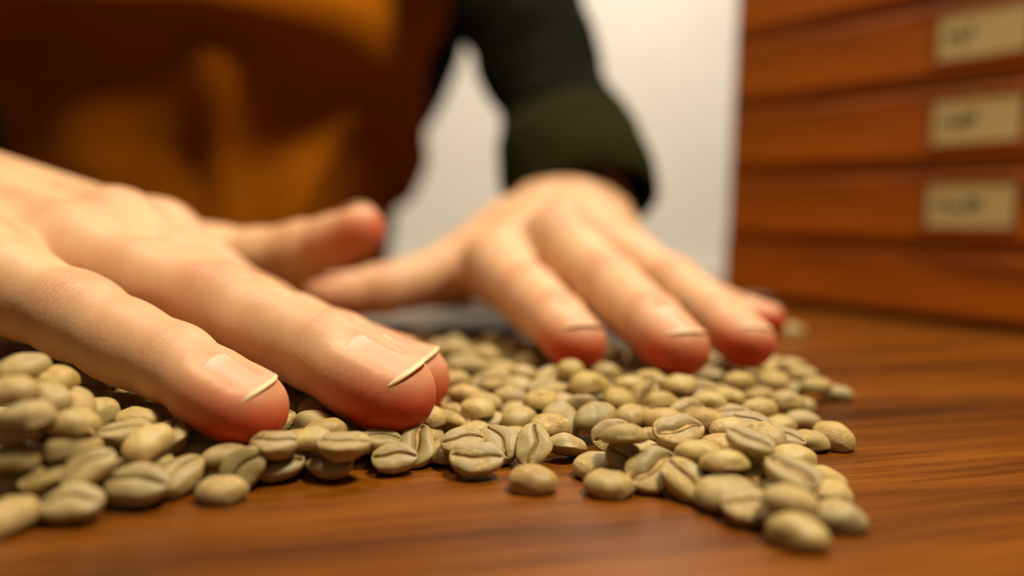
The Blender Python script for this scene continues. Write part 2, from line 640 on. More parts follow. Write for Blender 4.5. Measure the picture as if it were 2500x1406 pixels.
def build_hand(hd, vox):
    J = hand_joints(hd)
    n, s, w = J['n'], J['s'], J['wrist']
    allp = np.array([w, J['fore']] + J['thumb'] + [p for f in J['fingers'] for p in f])
    fore_end = w + unit(J['fore'] - w) * min(0.085, np.linalg.norm(J['fore'] - w))
    pts = np.array([w, fore_end] + J['thumb'] + [p for f in J['fingers'] for p in f])
    F = Field(pts.min(0) - 0.036, pts.max(0) + 0.036, vox)
    ax = unit(np.mean([f[0] for f in J['fingers']], 0) - w)
    # metacarpals: a flat fan from the wrist to the knuckles
    for i, f in enumerate(J['fingers']):
        o = (i - 1.5) * U(8.5)
        base = w + s * o + ax * U(4)
        r = U(hd['radii'][i][0])
        F.cone(base - n * U(2), f[0] - n * U(1.5), U(15.0), r, U(9))
    for i in range(3):          # flesh between neighbouring metacarpals, up to the webs
        a0, a1 = J['fingers'][i], J['fingers'][i + 1]
        m = (a0[0] + a1[0]) / 2
        F.cone(w + s * (i - 1) * U(8) + ax * U(10) - n * U(3), m + ax * U(2) - n * U(3.5), U(13), U(9.0), U(8))
    # forearm
    side = unit(np.cross(unit(w - fore_end), n))
    for o in (-U(10), U(10)):
        F.cone(w + s * o, fore_end + side * o * 1.1 * np.sign(side @ s), U(17.5), U(22), U(10))
    # thumb ball, web and the heel of the little-finger side
    T = J['thumb']
    tr = [U(r) for r in hd['thumb_r']]
    F.cone(w * 0.55 + T[0] * 0.45 - n * U(4), T[1] - n * U(1), U(15), tr[1] * 1.12, U(10))
    F.cone(T[0], T[1], tr[0], tr[1], U(8))
    im = J['fingers'][0][0]
    F.cone(T[0] * 0.4 + w * 0.2 + im * 0.4 - n * U(3), T[1] * 0.55 + im * 0.45 - n * U(3), U(10), U(7.0), U(11))
    F.cone(T[1] * 0.7 + T[0] * 0.3, im * 0.9 + w * 0.1 - n * U(4), U(7), U(8), U(12))
    pm = J['fingers'][3][0]
    F.cone(w + s * U(17) - n * U(7), pm * 0.8 + w * 0.2 - n * U(6) + s * U(1), U(14), U(11.5), U(9))
    # tendons and knuckle heads on the back
    for i, f in enumerate(J['fingers']):
        r = U(hd['radii'][i][0])
        b = w + s * (i - 1.5) * U(6) + ax * U(14) + n * U(11.5)
        F.cone(b, f[0] + n * (r - U(3.4)), U(2.4), U(3.4), U(6.5))
        F.cone(f[0] + n * U(2.6) - ax * U(2), f[0] + n * U(2.6) + ax * U(3), r * 0.83, r * 0.80, U(6))
    # the fingers, kept apart from each other and blended softly into the hand
    G = Field(F.lo, F.lo + F.h, vox)
    G.n = F.n.copy()
    G.f = np.full(G.n, BIG, np.float32)
    nails = []
    segs = []
    for i, f in enumerate(J['fingers'] + [T[1:]]):
        thumb = i == 4
        R = [U(r) for r in (hd['radii'][i] if not thumb else hd['thumb_r'][1:])]
        fk = U(3)
        pts_ = f
        first = True
        for k in range(len(pts_) - 1):
            a, b = pts_[k], pts_[k + 1]
            d = unit(b - a)
            nn = unit(n - d * (n @ d))
            kk = U(1.1) if first else fk
            last = k == len(pts_) - 2
            mid = (a + b) / 2
            if not last:
                # waist of the phalanx a little slimmer than the joints, pad below it
                rm = (R[k] + R[k + 1]) / 2 * 0.965
                G.cone(a, mid, R[k], rm, U(1.0) if first else fk)
                G.cone(mid, b, rm, R[k + 1], fk)
                G.cone(a * 0.6 + b * 0.4 - nn * U(1.2), a * 0.35 + b * 0.65 - nn * U(1.2), rm * 0.94, rm * 0.93, fk)
            else:
                e = b
                e2 = e - nn * R[k + 1] * 0.20
                G.cone(a, e2, R[k], R[k + 1] * 0.97, fk, flat=(nn, 1.05))
                G.cone(a * 0.45 + e2 * 0.55 - nn * U(0.8), e2 - nn * U(0.4) - d * U(0.2), R[k + 1] * 1.05, R[k + 1] * 0.97, U(4))
            first = False
            if k == 1:
                # knuckle bump on the back of the joint a
                G.cone(a + nn * R[k] * hd['bump'] - d * U(2.5), a + nn * R[k] * hd['bump'] + d * U(2.5), R[k] * 0.84, R[k] * 0.82, U(4))
        # nail bed
        a, b = pts_[-2], pts_[-1]
        d = unit(b - a)
        nn = unit(n - d * (n @ d))
        nn = unit(nn + hd['nail_tilt'] * (np.array([0, -1.0, 0]) + d * d[1]))
        if thumb:
            up_ = np.array([0, 0.5, 1.0])
            nn = unit(up_ - d * (up_ @ d))
        nails.append((i, a, b, d, nn, R[-2], R[-1]))
        segs.append((pts_, R))
    F.merge(G, U(7.5))
    # push the skin down a little under each nail so that folds stand round it
    for i, a, b, d, nn, r3, r4 in nails:
        L = np.linalg.norm(b - a)
        c0 = b - d * (r4 * 1.15) + nn * (r4 * 1.55)
        F.cone(c0, b + d * (r4 * 0.25) + nn * (r4 * 1.42), r4 * 0.78, r4 * 0.76, U(1.6), sub=True)
    if np.linalg.norm(J['fore'] - w) > 0:
        F.half_space(fore_end - unit(J['fore'] - w) * 0.004, unit(J['fore'] - w))
    # how high the skin stands under each nail, along the nail
    tops = []
    for i, a, b, d, nn, r3, r4 in nails:
        xs = np.linspace(-1.35, 0.55, 14) * r4
        hs = []
        for x in xs:
            rr_ = np.linspace(0.3, 1.7, 90) * r4
            pp = b + d * x + rr_[:, None] * nn
            g = np.clip(np.round((pp - F.lo) / F.h).astype(int), 0, F.n - 1)
            fv = F.f[g[:, 0], g[:, 1], g[:, 2]]
            k = np.argmax(fv > 0)
            hs.append(rr_[k])
        tops.append((np.polyfit(xs, hs, 2), xs[-1]))
    nails = [nl + (tp,) for nl, tp in zip(nails, tops)]
    v, q = F.mesh(1)
    # skin attributes: place along the finger, crease mask, redness, with shade painted into tips and undersides
    along = np.zeros(len(v))
    wr = np.zeros(len(v))
    red = np.zeros(len(v))
    best = np.full(len(v), 1.0)
    for i, (pts_, R) in enumerate(segs):
        acc = 0.0
        marks = [0.0]
        for k in range(len(pts_) - 1):
            marks.append(marks[-1] + np.linalg.norm(pts_[k + 1] - pts_[k]))
        for k in range(len(pts_) - 1):
            a, b = pts_[k], pts_[k + 1]
            d = b - a
            L = np.linalg.norm(d)
            t = np.clip((v - a) @ d / (L * L), 0, 1.25 if k == len(pts_) - 2 else 1)
            off = v - a - np.clip(t, 0, 1)[:, None] * d
            dist = np.linalg.norm(off, axis=1) - (R[k] + (R[k + 1] - R[k]) * np.clip(t, 0, 1))
            dn = unit(d)
            nn = unit(n - dn * (n @ dn))
            dorsal = np.clip((off @ nn) / (np.linalg.norm(off, axis=1) + 1e-9), -1, 1)
            m = dist < best
            sl_ = marks[k] + t * L
            up = np.clip(dorsal * 1.4 - 0.1, 0, 1)
            jp = marks[1] if len(marks) == 4 else marks[1]
            w1 = np.exp(-((sl_ - jp) / 0.0052) ** 2) * up
            if len(marks) == 4:
                w1 = w1 + 0.7 * np.exp(-((sl_ - marks[2]) / 0.003) ** 2) * up
            tip = np.clip((sl_ - (marks[-2] + 0.1 * (marks[-1] - marks[-2]))) / (marks[-1] - marks[-2]) / 0.9, 0, 1)
            rd = tip ** 1.1 * (0.30 + 1.25 * np.clip(0.42 - dorsal, 0, 1)) + 0.28 * w1 + 0.22 * np.exp(-((sl_ - 0.0) / 0.007) ** 2) * up \
                + 0.30 * np.clip(-dorsal, 0, 1) * np.clip(sl_ / 0.02, 0, 1)
            if i == 4:
                rd = rd * 0.7
            near = np.clip(1 - np.maximum(dist, 0) / 0.004, 0, 1)
            along[m] = sl_[m]
            wr[m] = (w1 * near)[m]
            red[m] = (rd * near)[m]
            best[m] = dist[m]
    return v, q, along, wr, np.clip(red, 0, 1), nails, J


def nail_mesh(a, b, d, nn, r3, r4, tp, thumb=False):
    """curved nail plate: rounded at the cuticle, free edge just past the finger end"""
    sd = np.cross(d, nn)
    NU, NV = 21, 22
    half = r4 * (0.84 if not thumb else 0.86)
    v0, v1 = -r4 * 1.30, r4 * 0.74
    vs, fs, edge = [], [], []
    for layer in (0, 1):
        for iv in range(NV):
            tv = iv / (NV - 1)
            for iu in range(NU):
                u = -1 + 2 * iu / (NU - 1)
                start = v0 + (1 - math.sqrt(max(0, 1 - (u * 0.96) ** 2))) * r4 * 0.62
                end = v1 - (abs(u) ** 2.2) * r4 * 0.46
                x = start + (end - start) * tv
                wdt = half * (0.90 + 0.10 * math.sin(min(1, tv * 1.3) * math.pi / 2))
                ang = u * 0.95
                Rc = wdt / math.sin(0.95)
                lat = Rc * math.sin(ang)
                h = Rc * (math.cos(ang) - 1) * 0.66
                # the plate follows the back of the fingertip and dips gently towards its end
                xc = min(x, tp[1])
                top = np.polyval(tp[0], xc) + (x - xc) * min(0.0, np.polyval(np.polyder(tp[0]), xc)) + 0.00050
                th = 0.00035 if layer else 0.0
                p = b + d * x + sd * lat + nn * (top + h - th)
                vs.append(p)
                edge.append(tv if tv < 0.999 else 1.0)
    o = NU * NV
    for iv in range(NV - 1):
        for iu in range(NU - 1):
            i = iv * NU + iu
            fs.append((i, i + 1, i + NU + 1, i + NU))
            fs.append((o + i, o + i + NU, o + i + NU + 1, o + i + 1))
    rim = [iu for iu in range(NU)] + [iv * NU + NU - 1 for iv in range(1, NV)] + [(NV - 1) * NU + iu for iu in range(NU - 2, -1, -1)] + [iv * NU for iv in range(NV - 2, 0, -1)]
    for k in range(len(rim)):
        i, j = rim[k], rim[(k + 1) % len(rim)]
        fs.append((i, o + i, o + j, j))
    return vs, fs, edge


person = tag(empty('person', (-0.30, 0.70, -0.76)), 'person in brown apron and dark shirt spreading beans with both hands', 'person')
PL = np.array(person.location)

VV, QQ, AL, WR, RD, NAILS = [], [], [], [], [], []
nv = 0
HJ = {}
for key, vox in (('near', 0.0009), ('far', 0.0011)):
    v, q, al, wr, rd, nails, J = build_hand(HANDS[key], vox)
    HJ[key] = J
    VV.append(v)
    QQ.append(q + nv)
    nv += len(v)
    AL.append(al)
    WR.append(wr)
    RD.append(rd)
    NAILS += [(key,) + t for t in nails]
# arms, trunk and neck inside the clothes, coarser
ARM = {
    'near': [HJ['near']['wrist'] + unit(HJ['near']['fore'] - HJ['near']['wrist']) * 0.045, np.array([-0.455, 0.47, 0.235]), np.array([-0.50, 0.66, 0.50])],
    'far': [HJ['far']['wrist'] + unit(HJ['far']['fore'] - HJ['far']['wrist']) * 0.030, np.array([-0.012, 0.560, 0.275]), np.array([-0.09, 0.66, 0.50])],
}
BF = Field((-0.62, 0.20, -0.30), (0.16, 0.90, 0.66), 0.009)
for key in ARM:
    w_, e_, sh_ = ARM[key]
    BF.cone(w_, e_, 0.022, 0.036, 0.01)
    BF.cone(e_, sh_, 0.036, 0.048, 0.02)
BF.cone((-0.36, 0.73, -0.26), (-0.34, 0.69, 0.40), 0.10, 0.115, 0.05)
BF.cone((-0.24, 0.73, -0.26), (-0.25, 0.69, 0.40), 0.10, 0.115, 0.05)
BF.cone((-0.46, 0.67, 0.50), (-0.13, 0.67, 0.50), 0.055, 0.055, 0.06)
BF.cone((-0.295, 0.66, 0.50), (-0.295, 0.64, 0.62), 0.06, 0.055, 0.03)
v, q = BF.mesh(2)
VV.append(v)
QQ.append(q + nv)
AL.append(np.zeros(len(v)))
WR.append(np.zeros(len(v)))
RD.append(np.zeros(len(v)))
V = np.concatenate(VV) - PL
Q = np.concatenate(QQ)
me = fast_mesh('body', V, Q)
for nm, arr in (('along', AL), ('wrinkle', WR), ('red', RD)):
    at = me.attributes.new(nm, 'FLOAT', 'POINT')
    at.data.foreach_set('value', np.concatenate(arr).astype(np.float32))
me.materials.append(M['skin'])
body = bpy.data.objects.new('body', me)
COL.objects.link(body)
body.parent = person
body['label'] = 'two bare hands pressed palm down on green beans'

for (key, i, a, b, d, nn, r3, r4, tp) in NAILS:
    vs, fs, ed = nail_mesh(a, b, d, nn, r3, r4, tp, i == 4)
    o = mesh_obj('fingernail', [p - PL for p in vs], fs, M['nail'], body)
    at = o.data.attributes.new('edge', 'FLOAT', 'POINT')
    at.data.foreach_set('value', np.array(ed, np.float32))


# ------------------------------------------------------------------ clothes
def vnoise(x, seed=0):
    """smooth one-dimensional noise"""
    i = np.floor(x).astype(int)
    f = x - i
    f = f * f * (3 - 2 * f)
    h = lambda k: np.modf(np.abs(np.sin((k + seed * 57.3) * 127.1) * 43758.5453))[0] * 2 - 1
    return h(i) * (1 - f) + h(i + 1) * f


def sleeve(name, path, radii, mat, parent, folds=0.0, seed=0, segs=48, rings=60, thick=0.0022, n_ref=None):
    path = [np.array(p) for p in path]
    # Catmull-Rom through the path
    pts, rr = [], []
    for t in np.linspace(0, len(path) - 1 - 1e-6, rings):
        i = int(t)
        f = t - i
        p0, p1, p2, p3 = path[max(i - 1, 0)], path[i], path[i + 1], path[min(i + 2, len(path) - 1)]
        pts.append(0.5 * (2 * p1 + (p2 - p0) * f + (2 * p0 - 5 * p1 + 4 * p2 - p3) * f * f + (3 * p1 - p0 - 3 * p2 + p3) * f ** 3))
        rr.append(radii[i] + (radii[i + 1] - radii[i]) * (f * f * (3 - 2 * f)))
    pts = np.array(pts)
    tang = np.gradient(pts, axis=0)
    vs, fs = [], []
    ln = np.concatenate([[0], np.cumsum(np.linalg.norm(np.diff(pts, axis=0), axis=1))])
    for k in range(rings):
        t = unit(tang[k])
        a = unit(np.cross(t, np.array([0.3, 1.0, 0.2])))
        b = np.cross(t, a)
        for j in range(segs):
            th = 2 * math.pi * j / segs
            w = math.sin(th * 2 + seed) * 0.3 + math.sin(th + seed * 2.1) * 0.5
            fold = folds * (math.sin(ln[k] * 210 + w * 3.0 + seed) * 0.6 + math.sin(ln[k] * 95 - w * 4 + 1.7 * seed) * 0.7) * (0.6 + 0.4 * math.sin(th + seed))
            r = rr[k] + fold
            vs.append(pts[k] + (a * math.cos(th) + b * math.sin(th)) * r - PL)
    for k in range(rings - 1):
        for j in range(segs):
            j2 = (j + 1) % segs
            fs.append((k * segs + j, k * segs + j2, (k + 1) * segs + j2, (k + 1) * segs + j))
    o = mesh_obj(name, vs, fs, mat, parent)
    md = o.modifiers.new('thick', 'SOLIDIFY')
    md.thickness = thick
    md.offset = -1
    return o


def lerp_tab(z, tab):
    return np.interp(z, [t[0] for t in tab], [t[1] for t in tab])


Z0, Z1 = -0.30, 0.50
WID = [(-0.30, 0.185), (-0.05, 0.178), (0.014, 0.176), (0.067, 0.186), (0.112, 0.198), (0.146, 0.222), (0.195, 0.248), (0.26, 0.262), (0.40, 0.225), (0.50, 0.12)]
DEP = [(-0.30, 0.105), (0.0, 0.108), (0.10, 0.112), (0.2, 0.125), (0.35, 0.12), (0.46, 0.10), (0.50, 0.07)]
CYT = [(-0.30, 0.715), (0.0, 0.71), (0.10, 0.70), (0.2, 0.685), (0.35, 0.67), (0.50, 0.665)]
CX = -0.297


def trunk(th, z, off=0.0):
    """point of the trunk outline; th = 0 faces the camera, + towards the right of the photograph"""
    w, d, cy = lerp_tab(z, WID) + off, lerp_tab(z, DEP) + off, lerp_tab(z, CYT)
    e = 0.85
    sx, cx_ = math.sin(th), math.cos(th)
    return np.array([CX + w * math.copysign(abs(sx) ** e, sx), cy - d * math.copysign(abs(cx_) ** e, cx_), z])


shirt_rings, shirt_segs = 50, 72
vs, fs = [], []
for k in range(shirt_rings):
    z = Z0 + (Z1 - Z0) * k / (shirt_rings - 1)
    for j in range(shirt_segs):
        th = 2 * math.pi * j / shirt_segs
        wob = 0.004 * math.sin(7 * th + 20 * z) * math.sin(30 * z + 2 * th)
        vs.append(trunk(th, z, wob) - PL)
for k in range(shirt_rings - 1):
    for j in range(shirt_segs):
        j2 = (j + 1) % shirt_segs
        fs.append((k * shirt_segs + j, k * shirt_segs + j2, (k + 1) * shirt_segs + j2, (k + 1) * shirt_segs + j))
shirt = mesh_obj('shirt', vs, fs, M['shirt'], person)
shirt['label'] = 'dark green cotton shirt'

FARJ = HJ['far']
cuff_ax = unit(P(1372, 300, 425) - P(1412, 490, 392))
sl_far = sleeve('sleeve', [P(1385, 345, 408), P(1352, 250, 428), P(1302, 110, 462), P(1250, -40, 505), ARM['far'][1] + np.array([0, 0.0, 0.0]), ARM['far'][2] + np.array([0, 0, 0])],
                [0.037, 0.0325, 0.0385, 0.044, 0.053, 0.068], M['shirt'], shirt, 0.0022, 1.3)
cuff_far = sleeve('cuff', [P(1420, 505, 388), P(1408, 440, 395), P(1392, 375, 405), P(1380, 318, 414)], [0.0405, 0.0415, 0.0400, 0.0360], M['cuff'], shirt, 0.0010, 0.4, 48, 26, 0.004)
wn = HJ['near']['wrist']
fd = unit(ARM['near'][1] - wn)
sl_near = sleeve('sleeve', [wn + fd * 0.065, wn + fd * 0.12, (wn + fd * 0.12) * 0.5 + ARM['near'][1] * 0.5, ARM['near'][1], ARM['near'][2]],
                 [0.036, 0.036, 0.042, 0.052, 0.068], M['shirt'], shirt, 0.0022, 2.3)
sleeve('cuff', [wn + fd * 0.035, wn + fd * 0.055, wn + fd * 0.078], [0.0400, 0.0405, 0.0375], M['cuff'], shirt, 0.0010, 0.9, 48, 20, 0.004)

# apron: a sheet over the front of the trunk; it bellies out above the tie and hangs in folds below it
AN, AK = 120, 130
vs, fs = [], []
TH0, TH1 = -1.40, 1.36


def sst(a, b, x):
    t = min(1, max(0, (x - a) / (b - a)))
    return t * t * (3 - 2 * t)


def apron_off(th, z):
    # z of the drooping lip, by angle: highest in the middle, low at the right
    zl = float(np.interp(th, [-1.3, -0.7, -0.2, 0.2, 0.55, 0.85, 1.1, 1.3], [0.140, 0.170, 0.192, 0.194, 0.176, 0.148, 0.112, 0.06]))
    zl2 = zl - 0.004
    o = 0.006
    o += (0.026 + 0.030 * sst(0.15, -0.5, th)) * sst(zl2 - 0.007, zl2 + 0.010, z) * (1 - 0.6 * sst(zl2 + 0.014, zl2 + 0.11, z)) * sst(1.55, 1.25, th) * sst(-1.4, -0.6, th)  # lip shaped deeper, most at the left, to shade the cloth below
    lo = 1 - sst(zl - 0.03, zl, z)
    o += lo * 0.0075 * math.sin(th * 11 + 14 * z + 1.2) * sst(0.25, -0.10, z)
    o += lo * 0.020 * math.exp(-((th - 0.66 + 3.0 * (0.09 - z)) / 0.14) ** 2)
    o += lo * 0.014 * math.exp(-((th - 0.28 - 0.4 * (0.09 - z)) / 0.10) ** 2)
    o += 0.004 * math.sin(th * 5 - z * 40) + 0.006 * sst(zl, zl + 0.05, z) * math.sin(th * 7 + z * 55 + 0.6)
    return max(o, 0.0055)


for k in range(AK):
    z = -0.30 + 0.70 * k / (AK - 1)
    for j in range(AN):
        th = TH0 + (TH1 - 0.30 * sst(0.07, 0.15, z) - TH0) * j / (AN - 1)
        vs.append(trunk(th, z, apron_off(th, z)) - PL)
for k in range(AK - 1):
    for j in range(AN - 1):
        fs.append((k * AN + j, k * AN + j + 1, (k + 1) * AN + j + 1, (k + 1) * AN + j))
apron = mesh_obj('apron', vs, fs, M['apron'], person)
md = apron.modifiers.new('thick', 'SOLIDIFY')
md.thickness = 0.0016
md.offset = 1
apron['label'] = 'brown canvas apron'

# ------------------------------------------------------------------ green coffee beans
def bean_material():
    t = NT('green_bean')
    oi = t.n('ShaderNodeObjectInfo')
    rnd = oi.outputs['Random']
    tc = t.n('ShaderNodeTexCoord')
    shift = t.n('ShaderNodeVectorMath', operation='ADD')
    cx = t.n('ShaderNodeCombineXYZ')
    t.l(t.math('MULTIPLY', rnd, 3.7), cx.inputs[0])
    t.l(t.math('MULTIPLY', rnd, 9.1), cx.inputs[1])
    t.l(t.math('MULTIPLY', rnd, 5.3), cx.inputs[2])
    t.l(tc.outputs['Object'], shift.inputs[0])
    t.l(cx.outputs[0], shift.inputs[1])
    v = shift.outputs[0]
    tint = t.ramp(rnd, [(0.0, rgba((152, 136, 92))), (0.16, rgba((170, 148, 90))), (0.34, rgba((142, 126, 84))), (0.52, rgba((182, 158, 96))),
                        (0.68, rgba((154, 138, 100))), (0.82, rgba((166, 134, 74))), (0.93, rgba((170, 152, 74))), (1.0, rgba((146, 108, 60)))])
    big = t.noise(v, 160, 3, 0.5)
    c = t.mix(t.ramp(big, [(0.35, (0, 0, 0)), (0.75, (0.65, 0.65, 0.65))]), tint, rgba((188, 158, 92)))
    # the flat side is greyer than the back
    c = t.mix(t.math('MULTIPLY', t.attr('flat'), 0.62), c, rgba((146, 128, 86)))
    # silverskin left on parts of the bean: pale gold, flaky
    pn = t.noise(v, 120, 2, 0.4)
    th = t.math('MULTIPLY', t.math('SUBTRACT', rnd, 0.5), 0.10)
    patch = t.ramp(t.math('ADD', pn, th), [(0.53, (0, 0, 0)), (0.60, (1, 1, 1))])
    fn = t.n('ShaderNodeMapping')
    fn.inputs['Scale'].default_value = (0.45, 1, 1)
    t.l(v, fn.inputs[0])
    fl = t.noise(fn.outputs[0], 1500, 4, 0.65, 1.0)
    flk = t.ramp(fl, [(0.42, (0, 0, 0)), (0.60, (1, 1, 1))])
    skin = t.math('MULTIPLY', patch, t.math('ADD', t.math('MULTIPLY', flk, 0.75), 0.12))
    c = t.mix(skin, c, rgba((214, 178, 108)))
    # the groove is coloured darker and browner
    cr = t.attr('crease')
    c = t.mix(t.math('MULTIPLY', cr, 0.55), c, rgba((120, 84, 40)))
    edge = t.noise(v, 330, 3, 0.6)
    c = t.mix(t.ramp(edge, [(0.56, (0, 0, 0)), (0.74, (0.55, 0.55, 0.55))]), c, rgba((136, 92, 44)))
    grain = t.noise(v, 3200, 2, 0.6)
    b1 = t.bump(t.math('MULTIPLY', flk, patch), 0.00018, 0.8)
    b2 = t.bump(grain, 0.00009, 0.5, b1)
    b3 = t.bump(t.noise(v, 420, 3, 0.5), 0.0003, 0.35, b2)
    t.set(Base_Color=c, Roughness=t.math('ADD', t.math('MULTIPLY', grain, 0.25), 0.36), Normal=b3)
    t.b.inputs['Specular IOR Level'].default_value = 0.42
    t.b.inputs['Subsurface Weight'].default_value = 0.06
    t.b.inputs['Subsurface Radius'].default_value = (1.0, 0.7, 0.35)
    t.b.inputs['Subsurface Scale'].default_value = 0.001
    return t.m


M['bean'] = bean_material()
M['chaff'] = plain('dry_silverskin', rgba((196, 158, 92)), 0.7, 0.45, 900, 0.0002, 0.3)


def bean_arrays(rs, nx=34, nt=60, form=0):
    """one bean, ten millimetres long: x along it, flat creased side towards +z, domed back towards -z"""
    a = 5.0
    b = rs.uniform(3.35, 3.95)
    hd = rs.uniform(2.7, 3.3)
    hf = rs.uniform(1.15, 1.7)
    cd = rs.uniform(0.75, 1.25)
    cw = rs.uniform(0.15, 0.26)
    vd, vw = rs.uniform(0.20, 0.50), rs.uniform(0.9, 1.8)
    if form == 1:           # open, hollow groove with a rolled rim
        cw, cd, vd, vw = rs.uniform(0.7, 1.1), rs.uniform(1.2, 1.7), 0.35, 2.0
    if form == 2:           # plump, nearly round, tight groove
        b, hd, hf, cw = rs.uniform(3.7, 4.1), rs.uniform(3.2, 3.6), rs.uniform(1.6, 2.0), 0.14
    wob, ph = rs.uniform(0.25, 0.95), rs.uniform(0, 6.28)
    ben = rs.uniform(-0.018, 0.018)
    pt = rs.uniform(-0.14, 0.14)
    fx = [rs.uniform(0.35, 0.8) for _ in range(6)]
    fp = [rs.uniform(0, 6.28) for _ in range(6)]
    # angles round the section, crowded at the crease (angle 0)
    u = np.linspace(-1, 1, nt, endpoint=False)
    th = math.pi * np.sign(u) * (0.30 * np.abs(u) + 0.70 * np.abs(u) ** 2.2)
    vs, cr, fl = [], [], []
    for i in range(1, nx):
        t = -math.cos(math.pi * i / nx)
        x = a * t
        s = max(1e-3, 1 - t * t) ** 0.46
        s *= 1 + pt * t
        for k in range(nt):
            y = b * s * math.sin(th[k]) * (abs(math.sin(th[k])) ** -0.10 if abs(math.sin(th[k])) > 1e-4 else 1)
            c = math.cos(th[k])
            g = 0.0
            if c >= 0:
                z = hf * s ** 0.8 * c ** 0.55
                yc = 0.0
                fade = min(1.0, max(0.0, (1 - abs(t)) / 0.16))
                g = math.exp(-(abs(y) / cw) ** 1.3) * fade
                z -= cd * g * s ** 0.5 + vd * math.exp(-(y / vw) ** 2) * fade
            else:
                z = -hd * s * abs(c) ** 0.82
            q = [x, y, z]
            d = 0.10 * (math.sin(fx[0] * 2 * x + fp[0]) * math.sin(fx[1] * 2 * y + fp[1]) + math.sin(fx[2] * 2 * z + fp[2] + x * fx[3]))
            y2 = q[1] * (1 + d * 0.35) + ben * 5 * (x * x / 5.0 - 1) + wob * math.sin(x * 0.55 + ph) * (0.35 + 0.55 * min(1.0, max(0.0, c * 2.5))) * s
            z2 = q[2] * (1 + d * 0.5)
            vs.append((x * (1 + 0.03 * d), y2, z2))
            cr.append(g)
            fl.append(min(1.0, max(0.0, c * 1.6 - 0.35)))
    n0 = len(vs)
    vs += [(-a * 1.0, ben * 5 * 4, 0.0 - 0.3), (a * 1.0, ben * 5 * 4, -0.3)]
    cr += [0, 0]
    fl += [0, 0]
    cr = list(zip(cr, fl))
    fs = []
    for i in range(nx - 2):
        for k in range(nt):
            k2 = (k + 1) % nt
            fs.append((i * nt + k, i * nt + k2, (i + 1) * nt + k2, (i + 1) * nt + k))
    for k in range(nt):
        k2 = (k + 1) % nt
        fs.append((n0, k2, k))
        e = (nx - 2) * nt
        fs.append((n0 + 1, e + k, e + k2))
    # papery strip that fills the groove
    strip = []
    for i in range(15):
        t = -0.78 + 1.56 * i / 14
        x = a * t
        s = (1 - t * t) ** 0.46 * (1 + pt * t)
        yc = ben * 5 * (x * x / 5.0 - 1) + wob * math.sin(x * 0.55 + ph) * 0.9 * s
        zz = hf * s ** 0.8 - vd - cd * 0.62 * s ** 0.5
        w = (0.15 if form != 1 else 0.42) * s * (0.85 + 0.2 * math.sin(i * 0.9 + ph))
        strip += [(x, yc - w, zz + 0.25), (x, yc, zz + 0.04 * math.sin(i * 1.3 + ph)), (x, yc + w, zz + 0.25)]
    sf = [(3 * i + j, 3 * i + j + 1, 3 * i + j + 4, 3 * i + j + 3) for i in range(14) for j in range(2)]
    return np.array(vs) * 0.001, fs, cr, np.array(strip) * 0.001, sf


def bean_mesh(name, vs, fs, cr):
    me = bpy.data.meshes.new(name)
    me.from_pydata([tuple(p) for p in vs], [], fs)
    me.update()
    me.shade_smooth()
    ca = np.array(cr, np.float32)
    for k_, nm_ in enumerate(('crease', 'flat')):
        at = me.attributes.new(nm_, 'FLOAT', 'POINT')
        at.data.foreach_set('value', np.ascontiguousarray(ca[:, k_]))
    me.materials.append(M['bean'])
    return me


NVAR = 14
VAR = []
for i in range(NVAR):
    rs = random.Random(100 + i)
    vs, fs, cr, sv, sf = bean_arrays(rs, form=(0, 0, 0, 1, 0, 2, 0)[i % 7])
    me_b = bean_mesh('coffee_bean', vs, fs, cr)
    me_s = bpy.data.meshes.new('crease_chaff')
    me_s.from_pydata([tuple(p) for p in sv], [], sf)
    me_s.update()
    me_s.shade_smooth()
    me_s.materials.append(M['chaff'])
    VAR.append((me_b, me_s))
LOW = [bean_arrays(random.Random(300 + i), 12, 18) for i in range(5)]

